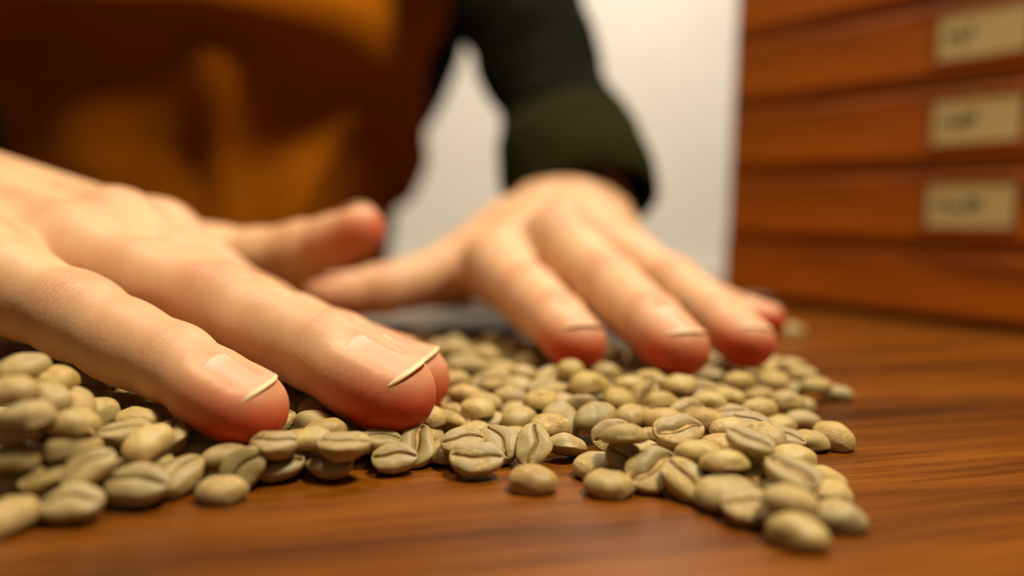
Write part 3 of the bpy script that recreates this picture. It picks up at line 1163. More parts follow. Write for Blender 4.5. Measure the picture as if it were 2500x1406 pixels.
# x, y, z in hundredths of a millimetre, quaternion and size in thousandths, face (0 back up, 1 crease up, 2 on edge), label number (-1: part of the bed)
BEANS = """-7791 11055 184 75 -863 -498 -44 1000 0 0;
-6977 11385 333 -968 -241 17 -68 975 1 2;
-6280 12094 398 -960 -275 -12 42 1103 1 4;
-7004 11929 717 -864 -273 127 -403 900 1 58;
-7433 12244 938 0 -976 -216 0 900 0 57;
-7692 12015 594 853 150 -87 492 1000 1 1;
-8228 11864 847 0 -996 -87 0 900 0 54;
-8416 11923 520 936 341 -30 82 900 1 53;
-8293 12165 1233 -44 999 0 0 900 0 59;
-7910 12629 1051 43 -995 -87 -4 900 0 56;
-7460 12325 1327 0 1000 0 0 900 0 61;
-7963 11883 1569 43 -991 -130 -6 900 0 60;
-8011 12489 1683 0 -996 87 0 900 0 66;
-8023 13160 1391 84 -962 258 23 1180 0 62;
-8351 12070 1935 87 -992 -87 -8 900 0 65;
-8717 12957 2116 0 -719 -695 0 1000 0 73;
-8285 13198 1845 0 676 737 0 1000 0 74;
-7970 13804 1032 -183 823 525 116 1000 0 63;
-7042 13168 990 989 130 -9 69 914 1 64;
-7292 14102 905 0 -996 -87 0 900 0 49;
-6454 12842 833 107 -812 -569 -75 1000 0 43;
-7261 13080 520 -966 -259 0 0 900 1 3;
-7869 12944 750 754 633 -112 133 900 2 199;
-6490 12923 442 0 -991 -131 0 900 0 38;
-5848 12700 349 845 187 -108 488 1000 1 5;
-6540 13689 721 754 133 -112 633 1000 1 46;
-6064 13998 474 973 216 -19 85 900 1 39;
-5240 13275 473 0 -985 -174 0 900 0 41;
-4982 12415 162 -86 988 130 11 900 0 6;
-4350 13417 379 956 292 0 0 1039 1 8;
-4797 12904 401 -770 -539 196 -280 900 2 7;
-4344 13295 769 -985 -174 0 0 900 1 42;
-4301 14060 510 -974 -189 23 -120 900 1 75;
-3405 13602 339 -955 -292 -15 50 933 1 9;
-3101 13457 732 -993 -122 0 0 1001 1 78;
-3813 13797 647 0 -976 -216 0 900 0 76;
-3701 14522 616 0 -985 -174 0 900 0 77;
-5383 13262 136 0 1000 0 0 900 0 40;
-3629 15415 471 981 173 -15 86 900 1 84;
-4110 15079 620 0 -985 174 0 900 0 82;
-4397 14293 136 0 1000 0 0 900 0 202;
-2963 15147 136 0 -991 -131 0 900 0 202;
-2210 13890 334 951 309 -5 17 900 1 10;
-2595 14344 551 -994 -104 -3 26 923 1 79;
-1897 14495 397 746 271 -208 572 1000 1 11;
-1253 14711 151 0 -866 -500 0 1000 0 12;
-625 13802 390 951 309 5 -17 1052 1 13;
-923 14309 558 -962 -258 23 -84 902 1 109;
-222 14737 391 497 133 -222 828 1000 1 14;
461 14504 415 -708 -293 246 -594 1000 1 113;
452 13147 153 -52 996 -70 -4 921 0 15;
90 15851 136 0 -996 -87 0 900 0 112;
866 15726 419 84 -962 -258 -23 1008 0 119;
1186 14907 249 295 936 182 -57 900 0 16;
-425 16875 163 -86 981 173 15 900 0 111;
270 16698 302 0 -906 -423 0 1093 0 118;
755 17107 644 0 -766 -643 0 1000 0 172;
1203 17775 448 0 -982 -191 0 900 0 125;
1684 17332 417 781 600 -106 138 947 2 126;
1936 16339 470 81 -920 -381 -33 1180 0 127;
-1354 16754 393 -930 -81 -31 357 1180 1 115;
-768 16874 489 0 -866 500 0 1000 0 116;
-1115 17997 569 0 -991 131 0 900 0 169;
-1871 16088 486 0 -940 342 0 1031 0 114;
-1858 15816 136 0 -985 174 0 900 0 108;
-732 16145 136 0 1000 0 0 900 0 110;
-396 19379 669 -966 -259 0 0 900 1 175;
-992 20784 669 0 -985 -174 0 900 0 179;
312 19953 669 0 -985 174 0 900 0 177;
220 18845 582 -259 966 0 0 900 0 176;
957 18552 658 953 42 -13 300 1141 1 131;
1122 19348 789 853 150 -87 492 1000 1 132;
1589 19071 971 0 -766 -643 0 1000 0 137;
1994 18444 729 0 -966 -259 0 1121 0 133;
1702 18788 418 837 483 -129 224 900 2 200;
2358 18893 142 0 -940 -342 0 941 0 128;
2683 18153 447 0 643 766 0 1000 0 129;
2815 16795 419 0 -819 -574 0 1000 0 130;
3114 18668 723 0 -996 -87 0 900 0 136;
3720 19158 769 0 -954 301 0 947 0 100;
3763 17777 490 -87 -996 0 0 900 0 96;
3366 18150 523 709 497 -287 410 1000 2 95;
3524 16483 418 0 1000 0 0 960 0 91;
15 18260 459 0 -996 87 0 925 0 171;
-626 17494 467 0 1000 0 0 900 0 170;
2159 15121 476 874 455 -80 154 900 1 122;
2184 13671 843 -213 -961 170 -38 900 0 124;
1717 14005 164 42 -965 -259 -11 999 0 121;
1826 13011 162 70 -997 44 3 945 0 17;
2242 13769 373 -741 -568 -218 284 900 2 123;
2927 14028 350 43 -995 -87 -4 932 0 86;
2795 15077 136 0 1000 0 0 900 0 85;
3341 14242 874 -967 -223 27 -119 1050 1 92;
2663 13339 397 908 330 -89 243 1068 1 18;
3180 12877 356 -817 -258 -155 491 1000 1 19;
3593 13676 566 0 -995 105 0 900 0 87;
3870 12903 612 173 982 -69 12 900 0 89;
4130 14071 599 0 1000 0 0 900 0 88;
3792 12528 194 42 -965 -259 -11 1180 0 20;
3999 11839 319 974 225 8 -34 954 1 21;
4444 13435 610 87 -992 87 8 900 0 29;
4394 13141 1026 -928 -180 -62 320 900 1 30;
4923 12457 669 -861 -152 -84 477 1000 1 31;
5474 13787 469 0 -996 -87 0 900 0 32;
5861 13386 136 0 -991 131 0 900 0 27;
5690 12788 147 43 -975 216 9 900 0 28;
5438 11731 147 43 -987 156 7 900 0 23;
4502 11050 168 66 -949 308 22 965 0 22;
4503 11397 544 0 -985 174 0 900 0 26;
4710 15332 533 0 -976 216 0 900 0 94;
4465 16298 469 0 -999 44 0 900 0 93;
6043 15772 303 -952 -134 -38 273 900 1 36;
6646 15941 136 0 -934 358 0 900 0 33;
7239 16101 209 73 -554 -822 -108 1000 0 37;
5596 14876 136 0 -985 174 0 900 0 -1;
5229 14668 605 71 -816 571 50 1000 0 34;
4661 12936 431 -970 -171 30 -171 900 1 25;
4944 18513 667 -966 -259 0 0 900 1 102;
6092 19287 741 0 -996 -87 0 900 0 155;
8614 22344 569 0 -996 87 0 900 0 166;
9299 20602 136 0 -966 259 0 900 0 154;
8525 20226 419 0 -996 -87 0 925 0 159;
6944 18178 469 0 1000 0 0 900 0 152;
6017 17444 478 0 -985 -174 0 930 0 147;
4746 17293 645 0 -966 259 0 900 0 99;
4152 16904 555 -951 -255 45 -168 900 1 98;
5224 16857 506 -985 -174 0 0 900 1 145;
4264 18097 860 0 -866 -500 0 1000 0 101;
5422 18079 570 0 -985 174 0 900 0 150;
6509 19059 496 -981 -86 15 -173 900 1 151;
7320 20136 569 0 -866 -500 0 1000 0 157;
8658 21509 469 0 -985 174 0 900 0 164;
12261 31884 178 0 -985 -174 0 1180 0 167;
-1435 21771 680 981 173 -15 86 982 1 178;
-1702 23382 669 0 -966 259 0 1103 0 189;
-861 22631 688 0 -966 259 0 1046 0 190;
-1517 19553 569 0 1000 0 0 900 0 173;
3070 22455 769 0 -966 -259 0 1037 0 139;
6397 17197 136 0 -996 -87 0 900 0 148;
5338 15885 598 -951 -168 -45 255 900 1 146;
7161 17658 136 0 -985 174 0 900 0 149;
7667 19098 139 0 -991 -131 0 923 0 153;
2621 20137 729 0 -996 -87 0 900 0 138;
204 25855 307 156 -539 -795 -230 989 0 -1;
3823 14745 214 139 -955 -258 -38 966 0 201;
-7716 25030 140 21 -954 -298 -7 908 0 -1;
-14889 24218 233 -187 963 189 37 956 0 -1;
4328 18585 328 460 -46 89 882 982 1 201;
-7299 15451 302 969 210 -27 123 881 1 204;
-8800 17945 166 6 -208 -978 -30 1034 0 -1;
-2178 20235 251 243 -967 -69 -17 1001 0 -1;
9157 23747 315 969 -33 8 245 1004 1 -1;
94 26865 256 -162 877 444 82 1035 0 198;
-9844 14097 326 -78 -2 22 -997 1047 1 -1;
-14074 19355 138 -23 -770 -637 19 919 0 -1;
-3687 25722 284 -257 940 217 59 992 0 -1;
-8476 25122 306 974 70 -15 216 960 1 -1;
-2840 24496 325 978 208 -6 28 974 1 -1;
496 22770 154 43 -734 -676 -40 933 0 -1;
-12709 19703 172 -14 -267 -962 49 1044 0 -1;
-6334 20424 171 -15 -190 -979 77 967 0 -1;
-13615 17462 331 914 89 -38 393 1013 1 -1;
-316 21002 223 30 -228 -965 -127 1057 0 198;
6375 21576 171 34 -802 -596 -26 1059 0 201;
-11754 24621 143 -15 -925 -379 6 932 0 -1;
7930 25512 136 -9 -633 -774 11 899 0 -1;
-5106 15091 309 -808 -110 78 -574 935 1 -1;
-3614 19591 146 43 -973 -227 -10 889 0 -1;
-7371 23547 135 10 -881 -474 -6 902 0 -1;
-14904 16661 193 -110 -865 -486 62 966 0 -1;
-4502 19419 332 988 140 -9 66 1008 1 -1;
-755 22051 376 -922 -260 78 -275 1056 1 198;
-6392 19583 319 -689 -59 62 -720 1028 1 -1;
3752 25636 152 17 -744 -668 -15 1001 0 200;
-14827 23200 303 601 52 -69 795 967 1 -1;
-4846 24135 208 13 -78 -983 -167 929 0 -1;
-14781 21388 238 101 -567 -805 -144 983 0 -1;
-10273 17092 256 125 -560 -800 -178 947 0 -1;
-6611 15735 237 -122 565 798 172 889 0 204;
-2542 25720 351 684 173 -174 687 942 1 193;
3001 20399 297 -983 -169 11 -65 892 1 134;
-4647 25103 278 130 -527 -816 -201 970 0 -1;
-8902 24239 178 65 -981 -185 -12 1025 0 -1;
1586 22652 304 861 88 -51 499 931 1 -1;
-6970 17686 232 -55 315 934 162 991 0 -1;
-3919 21677 286 1000 14 0 7 899 1 -1;
3661 24008 169 65 -981 -180 -12 977 0 200;
7164 23895 191 -12 -136 -987 90 1057 0 161;
-8692 14929 324 919 -42 18 392 1027 1 -1;
-10518 20200 138 14 -989 -148 -2 902 0 -1;
-14128 20488 142 -6 -170 -985 34 885 0 -1;
-10917 21984 281 -263 -14 52 -963 931 1 -1;
4747 21780 168 1 -24 -999 -24 1059 0 -1;
4453 26402 311 -809 -27 19 -587 1000 1 144;
-12340 21244 143 -12 -891 -453 6 938 0 -1;
6314 24126 278 861 1 -1 508 880 1 -1;
-11919 23379 162 39 -768 -638 -33 990 0 -1;
-1068 21398 327 -955 127 -35 -266 1029 1 -1;
1133 21367 174 46 -511 -855 -77 929 0 -1;
4978 23872 176 52 -767 -638 -43 1038 0 -1;
6073 25351 311 -954 -34 10 -298 983 1 -1;
-1335 26432 166 -20 -211 -973 91 896 0 198;
-5756 15377 333 982 -13 3 190 1056 1 -1;
-12411 17381 163 -3 -114 -993 23 1039 0 -1;
-11686 21650 230 116 -691 -704 -118 1020 0 -1;
-9786 15046 309 -732 -38 35 -680 1009 1 -1;
-6928 18640 154 -8 -430 -903 18 1002 0 -1;
-13094 23198 159 -61 -815 -575 43 947 0 -1;
-6148 23093 329 111 -282 -887 -349 912 0 -1;
-8398 19761 330 449 58 -115 884 985 1 -1;
2495 26985 169 46 -965 -257 -12 1019 0 -1;
7790 24546 160 45 -906 -419 -21 955 0 -1;
3546 23230 169 65 677 730 -71 971 0 140;
-5904 17505 308 -249 -25 97 -963 969 1 -1;
-14188 24568 185 -27 -283 -955 90 993 0 -1;
-1541 22636 310 976 -135 23 169 967 1 -1;
-5736 24370 293 500 -12 21 866 912 1 -1;
2161 24103 153 -51 -852 -520 31 934 0 -1;
-9137 17279 323 650 80 -92 750 981 1 -1;
284 19609 205 36 -238 -960 -145 922 0 -1;
8771 26109 306 66 -231 -933 -268 1035 0 -1;
-10145 19582 207 -109 974 198 22 1051 0 -1;
-7745 13820 144 1 -476 -879 -1 954 0 -1;
-11236 19143 205 -161 979 126 21 932 0 -1;
-1039 23979 225 97 -563 -808 -140 944 0 -1;
2354 21543 195 74 -708 -698 -73 1042 0 -1;
-4666 22989 314 -170 6 -33 -985 973 1 -1;
-4056 17879 253 83 -381 -900 -196 952 0 -1;
-10255 25111 222 -148 949 276 43 973 0 -1;
-9958 18378 322 977 -113 21 179 1038 1 -1;
3436 22439 160 -1 -36 -999 29 1011 0 141;
-3590 23354 269 236 -851 -451 -125 886 0 -1;
-2740 16505 353 -976 -216 7 -33 1055 1 -1;
-3958 22628 317 -974 109 -22 -197 1026 1 -1;
6040 20393 138 25 -786 -617 -19 884 0 104;
1630 20343 178 -16 -243 -968 62 1047 0 200;
2267 23406 316 -939 -149 48 -306 925 1 -1;
-13439 22026 226 99 -610 -776 -126 992 0 -1;
-8934 21453 165 8 -205 -978 -36 1014 0 -1;
-1952 21350 159 11 -164 -984 -66 927 0 -1;
-11645 16326 140 -9 -725 -689 8 932 0 -1;
3643 18915 140 -27 -811 -584 19 927 0 -1;
7401 21575 286 -822 -50 34 -566 913 1 156;
-11053 15364 314 743 -59 53 664 966 1 -1;
-10708 13612 207 -119 -719 -675 111 949 0 -1;
-10464 21079 303 -724 34 -33 -688 939 1 -1;
8112 20815 148 -25 -855 -519 15 972 0 158;
-8559 13430 331 -904 -136 60 -400 972 1 -1;
-1529 24926 342 -362 -56 141 -920 1004 1 198;
-13304 15183 206 -96 853 510 57 1037 0 -1;
-7602 20712 301 -941 -43 15 -334 955 1 -1;
-3629 24856 368 485 107 -187 847 981 1 -1;
-3549 24068 148 -5 -478 -878 10 978 0 -1;
-5934 23667 351 691 136 -137 696 987 1 -1;
-859 18960 162 17 -400 -915 -39 996 0 198;
-11958 18862 282 121 -511 -829 -196 1005 0 -1;
-4959 20037 294 -207 731 626 178 960 0 -1;
-12802 16244 212 57 -374 -915 -138 960 0 -1;
1377 23973 329 -483 -7 14 -876 1054 1 187;
-11055 12772 313 759 43 -37 649 1012 1 -1;
-8857 14178 173 12 -212 -976 -54 1030 0 -1;
-6832 16646 152 20 -546 -837 -31 960 0 -1;
-8749 20496 179 2 -34 -997 -71 1036 0 -1;
-5388 16123 144 44 -984 -175 -8 883 0 -1;
-2756 18024 307 -926 77 -31 -368 982 1 -1;
-7807 24174 382 218 -568 -741 -285 1033 0 -1;
-8001 22677 248 29 -114 -962 -248 922 0 -1;
4421 19624 172 71 -676 -729 -77 924 0 97;
-6016 16831 367 439 72 -144 884 1051 1 -1;
1199 26752 179 61 -661 -745 -69 991 0 -1;
8800 25279 209 76 -589 -798 -103 1011 0 203;
4573 13995 144 -42 -759 -649 36 913 0 24;
-12110 13680 228 33 -186 -967 -170 970 0 -1;
-5243 18521 142 -5 -619 -785 6 948 0 81;
-11163 14211 283 -39 -3 83 -996 913 1 -1;
-13107 18520 352 745 149 -127 638 1016 1 -1;
-12371 24125 158 5 -274 -961 -19 1007 0 -1;
-4707 17758 146 -55 -905 -422 26 884 0 -1;
-3608 18265 307 -113 28 -239 -964 907 1 -1;
-7319 22271 150 -8 -831 -557 5 991 0 -1;
-6989 20187 288 479 17 -31 877 938 1 -1;
-7689 19909 153 -66 -958 -277 19 907 0 -1;
3219 25064 165 -17 -472 -881 32 1045 0 -1;
-8505 16396 285 190 22 -114 975 882 1 -1;
-2599 23274 328 -913 63 -28 -401 1042 1 -1;
-13821 18126 197 -99 969 223 23 1029 0 -1;
-5313 22770 294 64 -214 -934 -280 976 0 -1;
6702 26048 146 -10 -892 -452 5 959 0 -1;
2115 25733 145 24 -897 -441 -12 927 0 -1;
6700 20698 295 -131 9 -70 -989 901 1 203;
-5006 17171 295 115 -462 -853 -213 1016 0 80;
-4029 15781 161 48 -853 -519 -29 951 0 -1;
5334 24717 267 -198 -879 -423 95 1021 0 -1;
-13642 23530 164 121 986 109 -13 889 0 -1;
533 21785 335 -963 -32 9 -267 1055 1 198;
-11493 20401 175 -22 -324 -944 65 1008 0 -1;
4988 22854 326 -743 69 -62 -662 999 1 -1;
-5322 23459 247 -177 911 367 71 971 0 -1;
1250 19212 206 103 -827 -549 -69 999 0 -1;
8289 22988 179 46 -632 -772 -56 1036 0 163;
5620 21994 195 29 -286 -953 -97 1011 0 -1;
-3403 22073 288 999 46 -1 19 893 1 -1;
3335 26930 340 638 86 -102 759 1012 1 143;
-6939 13950 172 -64 -992 -108 7 1024 0 204;
-9171 12136 341 297 68 -214 928 949 1 -1;
1015 24681 169 86 -857 -505 -51 884 0 -1;
4608 25256 182 12 -127 -988 -93 980 0 -1;
6754 24734 340 -658 -185 197 -703 885 1 107;
-6706 21882 288 564 45 -65 822 930 1 -1;
-9328 22282 155 -25 -363 -929 63 894 0 -1;
-10121 22450 366 -429 -82 170 -883 1013 1 -1;
-2877 18953 305 -644 71 -83 -757 920 1 -1;
-7078 24612 213 22 -122 -976 -178 911 0 -1;
-6525 25441 323 952 -139 39 269 999 1 -1;
-12931 25081 301 -879 -73 39 -470 935 1 -1;
-715 19843 282 83 -367 -904 -204 1046 0 174;
5322 26640 213 104 -634 -756 -124 937 0 -1;
6699 22855 341 811 177 -119 545 981 1 160;
-9223 16360 146 -16 -706 -708 16 967 0 -1;
-1323 25701 315 869 20 -12 494 1002 1 198;
-7707 18732 168 9 -212 -976 -43 1018 0 -1;
3049 21175 140 -6 -286 -958 20 902 0 200;
-10848 23284 310 945 -2 1 327 980 1 -1;
-11708 15288 326 -488 35 -62 -870 988 1 -1;
-9968 23841 169 70 -985 -157 -11 973 0 -1;
609 23994 289 999 47 -1 14 896 1 198;
3738 15543 321 176 38 -210 961 919 1 -1;
2816 15826 325 864 -78 45 495 1023 1 90;
5347 21214 288 -215 919 321 75 1045 0 201;
-514 26073 145 0 -279 -960 -1 955 0 198;
-5584 19905 204 -73 -465 -871 137 959 0 -1;
-9738 24524 260 85 -406 -891 -187 991 0 -1;
7369 22386 144 -12 -397 -917 27 916 0 162;
-12380 22428 221 -169 940 292 53 906 0 -1;
-639 24674 346 -978 -178 20 -109 1023 1 191;
-11856 19521 213 113 -668 -725 -123 939 0 -1;
2330 22700 340 759 172 -139 612 973 1 -1;
-10828 24498 285 568 16 -23 823 922 1 -1;
7514 26190 299 995 8 -1 100 944 1 -1;
-11752 18123 295 -915 63 -27 -398 938 1 -1;
3712 19939 298 322 28 -81 943 957 1 -1;
2923 19626 211 144 -962 -228 -34 949 0 200;
-14874 18676 216 88 510 843 -146 956 0 -1;
-13137 21114 167 47 -983 -175 -8 1012 0 -1;
-5790 19218 144 -40 -735 -676 37 928 0 -1;
-9342 23340 302 325 15 -43 945 992 1 -1;
-1156 20667 284 -311 -22 68 -948 928 1 198;
-14298 21902 354 -1 0 238 -971 1028 1 -1;
-7804 17585 149 -34 -998 -59 2 924 0 -1;
-2541 20985 193 49 -540 -837 -76 1032 0 -1;
-7871 16905 160 -23 -962 -273 7 1022 0 -1;
5017 19067 291 -483 -46 83 -871 916 1 201;
-1880 18949 292 307 5 -16 951 937 1 -1;
-15167 18139 316 -300 -51 160 -939 927 1 -1;
-9749 20214 317 -443 -36 73 -893 1024 1 -1;
-8129 12982 313 761 -145 119 622 918 1 -1;
4298 23398 143 37 -984 -177 -7 893 0 200;
8748 24448 156 3 -58 -997 -50 938 0 165;
4150 21285 301 991 -40 5 130 970 1 -1;
1162 16401 368 175 -486 -806 -291 1042 0 120;
5045 25830 290 966 93 -23 242 889 1 -1;
467 20478 212 24 -150 -976 -157 942 0 -1;
-12552 14818 209 -23 165 977 135 981 0 -1;
-3447 16248 192 26 -183 -973 -141 883 0 202;
-6429 21082 358 946 154 -46 280 1044 1 -1;
-9293 25152 155 12 -945 -328 -4 1024 0 -1;
-322 23140 347 306 92 -272 908 917 1 184;
-9157 18755 320 643 -30 36 764 985 1 -1;
3157 17440 155 2 -104 -994 -15 997 0 201;
-2330 22495 157 -3 -454 -891 7 1045 0 -1;
-9844 17712 224 32 -218 -965 -140 1025 0 -1;
-14375 16046 185 -52 -585 -806 71 1057 0 -1;
1372 25969 310 82 -3 35 996 961 1 -1;
-14104 22777 353 -370 49 -122 -920 1045 1 -1;
-2039 17626 223 160 -947 -276 -47 943 0 -1;
4284 22666 163 71 -908 -411 -32 902 0 200;
5966 16525 167 62 -641 -761 -73 907 0 35;
126 17571 181 72 -791 -606 -55 999 0 117;
-7336 14558 142 -4 -719 -695 3 945 0 -1;
-9544 12788 316 823 114 -76 551 950 1 -1;
5690 18880 261 -172 884 427 83 1029 0 -1;
9130 22864 332 -350 -86 223 -906 893 1 203;
-9428 20939 304 704 7 -7 710 967 1 -1;
-8212 21102 285 -159 666 709 169 1040 0 -1;
-15424 20338 159 36 -775 -631 -30 981 0 -1;
-5589 25677 187 -3 33 995 94 1031 0 -1;
-4328 23679 181 104 -851 -511 -62 884 0 -1;
2784 22124 307 660 -48 54 748 936 1 -1;
-1964 23821 289 131 -484 -835 -227 952 0 183;
5943 23415 289 223 -890 -385 -97 1014 0 -1;
-1666 21932 209 -4 22 982 189 912 0 198;
2541 26387 389 192 -449 -802 -343 1007 0 -1;
-4230 16677 324 333 -34 96 937 970 1 202;
-10981 16979 222 -120 907 400 53 1030 0 -1;
-6321 18676 311 612 95 -120 776 896 1 -1;
-6724 23983 240 41 -244 -956 -160 1038 0 -1;
-7918 22242 471 15 -137 -984 -108 934 0 -1;
-8866 22773 202 -189 981 46 9 887 0 -1;
-5924 20127 662 0 0 67 -998 1020 1 -1;
-8107 15580 325 -984 -130 16 -121 983 1 -1;
-3511 18874 159 0 -404 -915 0 1054 0 -1;
-10657 15957 277 -132 -508 -824 214 999 0 -1;
-11266 23820 181 -81 -899 -428 39 1013 0 -1;
-6474 17472 667 -840 -132 81 -520 1050 1 -1;
454 21065 308 -265 -21 77 -961 993 1 -1;
-6337 20763 602 -23 -354 -933 60 899 0 -1;
1803 23428 504 74 787 609 -57 903 0 -1;
2852 24443 337 -696 -160 157 -683 923 1 -1;
-13985 19509 591 404 -7 16 915 891 1 -1;
-11089 18496 284 177 -754 -616 -145 1033 0 -1;
-13658 23834 428 -125 -726 -666 115 881 0 -1;
-6147 16080 158 -42 -658 -751 48 989 0 -1;
-3567 21877 554 -16 -211 -975 73 928 0 -1;
-14664 17493 335 -221 23 -100 -970 1006 1 -1;
-9646 11701 173 8 -161 -986 -49 1036 0 -1;
4546 24449 165 38 -851 -523 -23 1005 0 -1;
-11756 20582 512 -112 -867 -482 62 923 0 -1;
-5957 19307 545 149 -826 -534 -96 929 0 -1;
-5639 15472 759 943 43 -15 330 1048 1 -1;
-13393 20412 351 -417 -60 129 -898 1035 1 -1;
-10431 14626 160 57 -952 -300 -18 930 0 -1;
-14285 18284 516 -8 -891 -455 4 1026 0 -1;
-12197 24231 546 -4 -152 -988 25 962 0 -1;
-8120 14539 322 981 74 -13 176 1007 1 -1;
-6831 19990 642 947 9 -3 321 940 1 -1;
-9741 16614 284 -180 -635 -723 205 967 0 -1;
-12562 18928 158 21 -559 -828 -30 998 0 -1;
-1977 19051 702 183 -16 83 980 1045 1 198;
-2007 26161 323 125 -422 -861 -255 1016 0 194;
-3164 22723 138 -10 -668 -744 11 919 0 -1;
-2241 25018 285 -723 -50 48 -688 920 1 -1;
-14850 22400 326 8 1 -104 995 1034 1 -1;
-1803 24326 351 118 35 -283 951 983 1 -1;
5847 22743 291 -223 839 480 128 981 0 -1;
4937 19916 138 -1 -701 -713 1 913 0 -1;
-4883 19741 722 943 222 -57 241 1032 1 -1;
-2638 21902 327 -500 -61 104 -858 986 1 -1;
-4496 18677 305 -187 -29 152 -970 911 1 -1;
-5789 22109 147 -19 -912 -409 9 958 0 -1;
-6813 18320 538 51 -886 -460 -27 972 0 -1;
-13606 16136 315 -891 -5 3 -454 996 1 -1;
-12154 16713 292 192 -823 -521 -122 1058 0 -1;
-6702 15039 157 -51 996 66 3 957 0 -1;
2051 22239 557 -93 -13 136 -986 1009 1 -1;
-12615 20507 216 -144 908 388 62 930 0 -1;
-1834 20744 254 99 -403 -884 -217 892 0 -1;
-10752 16736 567 36 -436 -896 -73 992 0 -1;
-12577 18022 316 -990 -122 9 -74 968 1 -1;
-9225 18210 608 36 -996 -77 -3 1057 0 -1;
-7228 16138 143 3 -369 -929 -8 934 0 204;
-9755 24077 611 88 -832 -545 -57 1054 0 -1;
2179 25682 626 -537 -34 53 -841 1013 1 -1;
-9193 21271 572 -52 -904 -424 24 946 0 -1;
-11132 21182 270 -165 -792 -575 120 1060 0 -1;
-12695 21778 293 -996 63 -4 -65 961 1 -1;
-7327 17244 457 -3 -169 -985 17 921 0 -1;
454 22535 497 79 -630 -766 -97 937 0 181;
-10325 22196 569 -244 956 155 40 1048 0 -1;
894 24521 662 -804 -11 8 -595 1020 1 192;
-15354 21812 304 974 59 -13 217 956 1 -1;
-14099 16784 153 -1 -334 -943 4 1024 0 -1;
-7110 21434 292 -546 -3 5 -838 927 1 -1;
-8131 18205 307 -177 -1 6 -984 976 1 -1;
2994 23529 305 730 -25 23 683 949 1 200;
-11634 15937 466 86 -465 -866 -160 958 0 -1;
285 24738 291 990 -21 3 139 929 1 186;
2280 24162 617 -909 149 -63 -383 890 1 -1;
1081 19933 329 0 -130 -991 1 1055 0 -1;
-14323 23853 185 84 -952 -292 -26 1000 0 -1;
3780 20661 308 -460 -8 15 -888 987 1 -1;
-10468 20408 574 963 16 -4 269 917 1 -1;
-3662 22835 596 21 -684 -729 -23 1059 0 -1;
-9099 15376 370 -181 -974 -135 25 1023 0 -1;
3057 25827 292 985 107 -15 136 897 1 -1;
5701 20800 637 956 106 -30 271 923 1 103;
-4258 19402 721 950 43 -14 310 1052 1 -1;
-2834 23905 282 -228 847 464 125 948 0 -1;
-9929 21505 339 182 -589 -753 -232 1049 0 -1;
-8828 12756 227 194 -954 -226 -46 898 0 -1;
-9046 11220 264 -253 965 61 16 1040 0 -1;
-13251 22839 551 87 -920 -380 -36 1031 0 -1;
-9348 19524 305 887 0 0 462 965 1 -1;
-4174 17245 232 -33 -146 -965 216 944 0 -1;
-5200 16532 425 -40 -270 -951 142 1046 0 52;
1206 23210 160 8 -992 -126 -1 1058 0 182;
-5420 17824 133 0 -266 -964 0 880 0 -1;
-933 25266 265 -200 755 603 160 903 0 195;
-3216 21411 181 101 -826 -551 -67 886 0 -1;
-214 21727 377 43 -933 -358 -17 1042 0 180;
1429 21974 297 200 -631 -714 -227 900 0 200;
-12488 23102 147 18 -517 -855 -30 927 0 -1;
-697 25994 543 -49 -304 -939 151 934 0 196;
-14682 20001 241 137 -886 -438 -68 1054 0 -1;
-7852 16308 402 120 -735 -659 -107 927 0 45;
-1862 18265 159 -1 -279 -960 3 1059 0 168;
-10166 12212 242 211 883 408 -97 902 0 -1;
4877 21874 606 -20 74 962 262 888 0 -1;
153 23536 281 471 35 -65 879 919 1 198;
3563 19826 538 42 -325 -937 -120 889 0 200;
-6892 22967 311 -276 0 -1 -961 982 1 -1;
-13811 21390 262 162 -792 -577 -118 1014 0 -1;
1226 25395 262 -117 469 849 211 903 0 -1;
-10076 13482 227 88 -528 -834 -138 970 0 -1;
174 25361 448 332 -943 -17 -6 1001 0 197;
-10938 17708 360 936 338 -33 92 954 1 -1;
4219 22267 508 -8 -707 -707 8 967 0 105;
-11926 19797 644 23 -482 -875 -42 1014 0 -1;
-7213 19414 157 12 -960 -278 -3 1035 0 -1;
-13328 19356 327 255 -4 13 967 1024 1 -1;
530 26348 140 13 -971 -239 -3 920 0 -1;
-10425 18856 152 -29 -935 -354 11 970 0 -1;
-7741 21505 186 -68 -606 -788 89 1005 0 -1;
3432 21704 299 -320 -3 8 -947 952 1 135;
-11611 22377 164 -109 -988 -112 12 911 0 -1;
-11892 14347 213 -124 -644 -742 143 899 0 -1;
-2430 19553 277 -182 790 570 131 1012 0 -1;
-4454 16248 520 67 -573 -811 -95 969 0 83;
-1123 23250 202 59 -504 -856 -100 1000 0 -1;
-8599 23609 334 871 90 -49 480 1021 1 -1;
2403 21480 727 -373 -27 68 -925 1051 1 200;
3948 24780 308 785 43 -33 617 995 1 200;
-15600 18789 177 80 -937 -339 -29 957 0 -1;
1817 26372 355 -436 -115 228 -863 919 1 -1;
-5618 20808 172 -21 -357 -932 56 1020 0 -1;
-7495 15106 470 76 -845 -527 -47 885 0 44;
4106 23266 489 -13 -480 -877 24 934 0 142;
-10535 23531 584 -4 -990 -139 1 1007 0 -1;
-6286 22474 314 975 169 -24 139 929 1 -1;
-6083 14656 308 951 -91 28 293 1001 1 -1;
5051 23264 584 36 -778 -627 -29 936 0 -1;
-8113 19786 626 75 -963 -260 -20 1042 0 -1;
-8592 13240 684 -993 -108 6 -56 916 1 55;
-9489 20591 587 86 -495 -852 -148 929 0 -1;
-11052 19736 326 -38 6 -165 -985 993 1 -1;
-2538 23165 768 -350 49 -130 -926 948 1 188;
-4223 22293 547 142 -725 -661 -129 950 0 -1;
4671 20758 146 -24 -432 -900 49 886 0 201;
-4719 15739 196 -53 -355 -923 138 918 0 204;
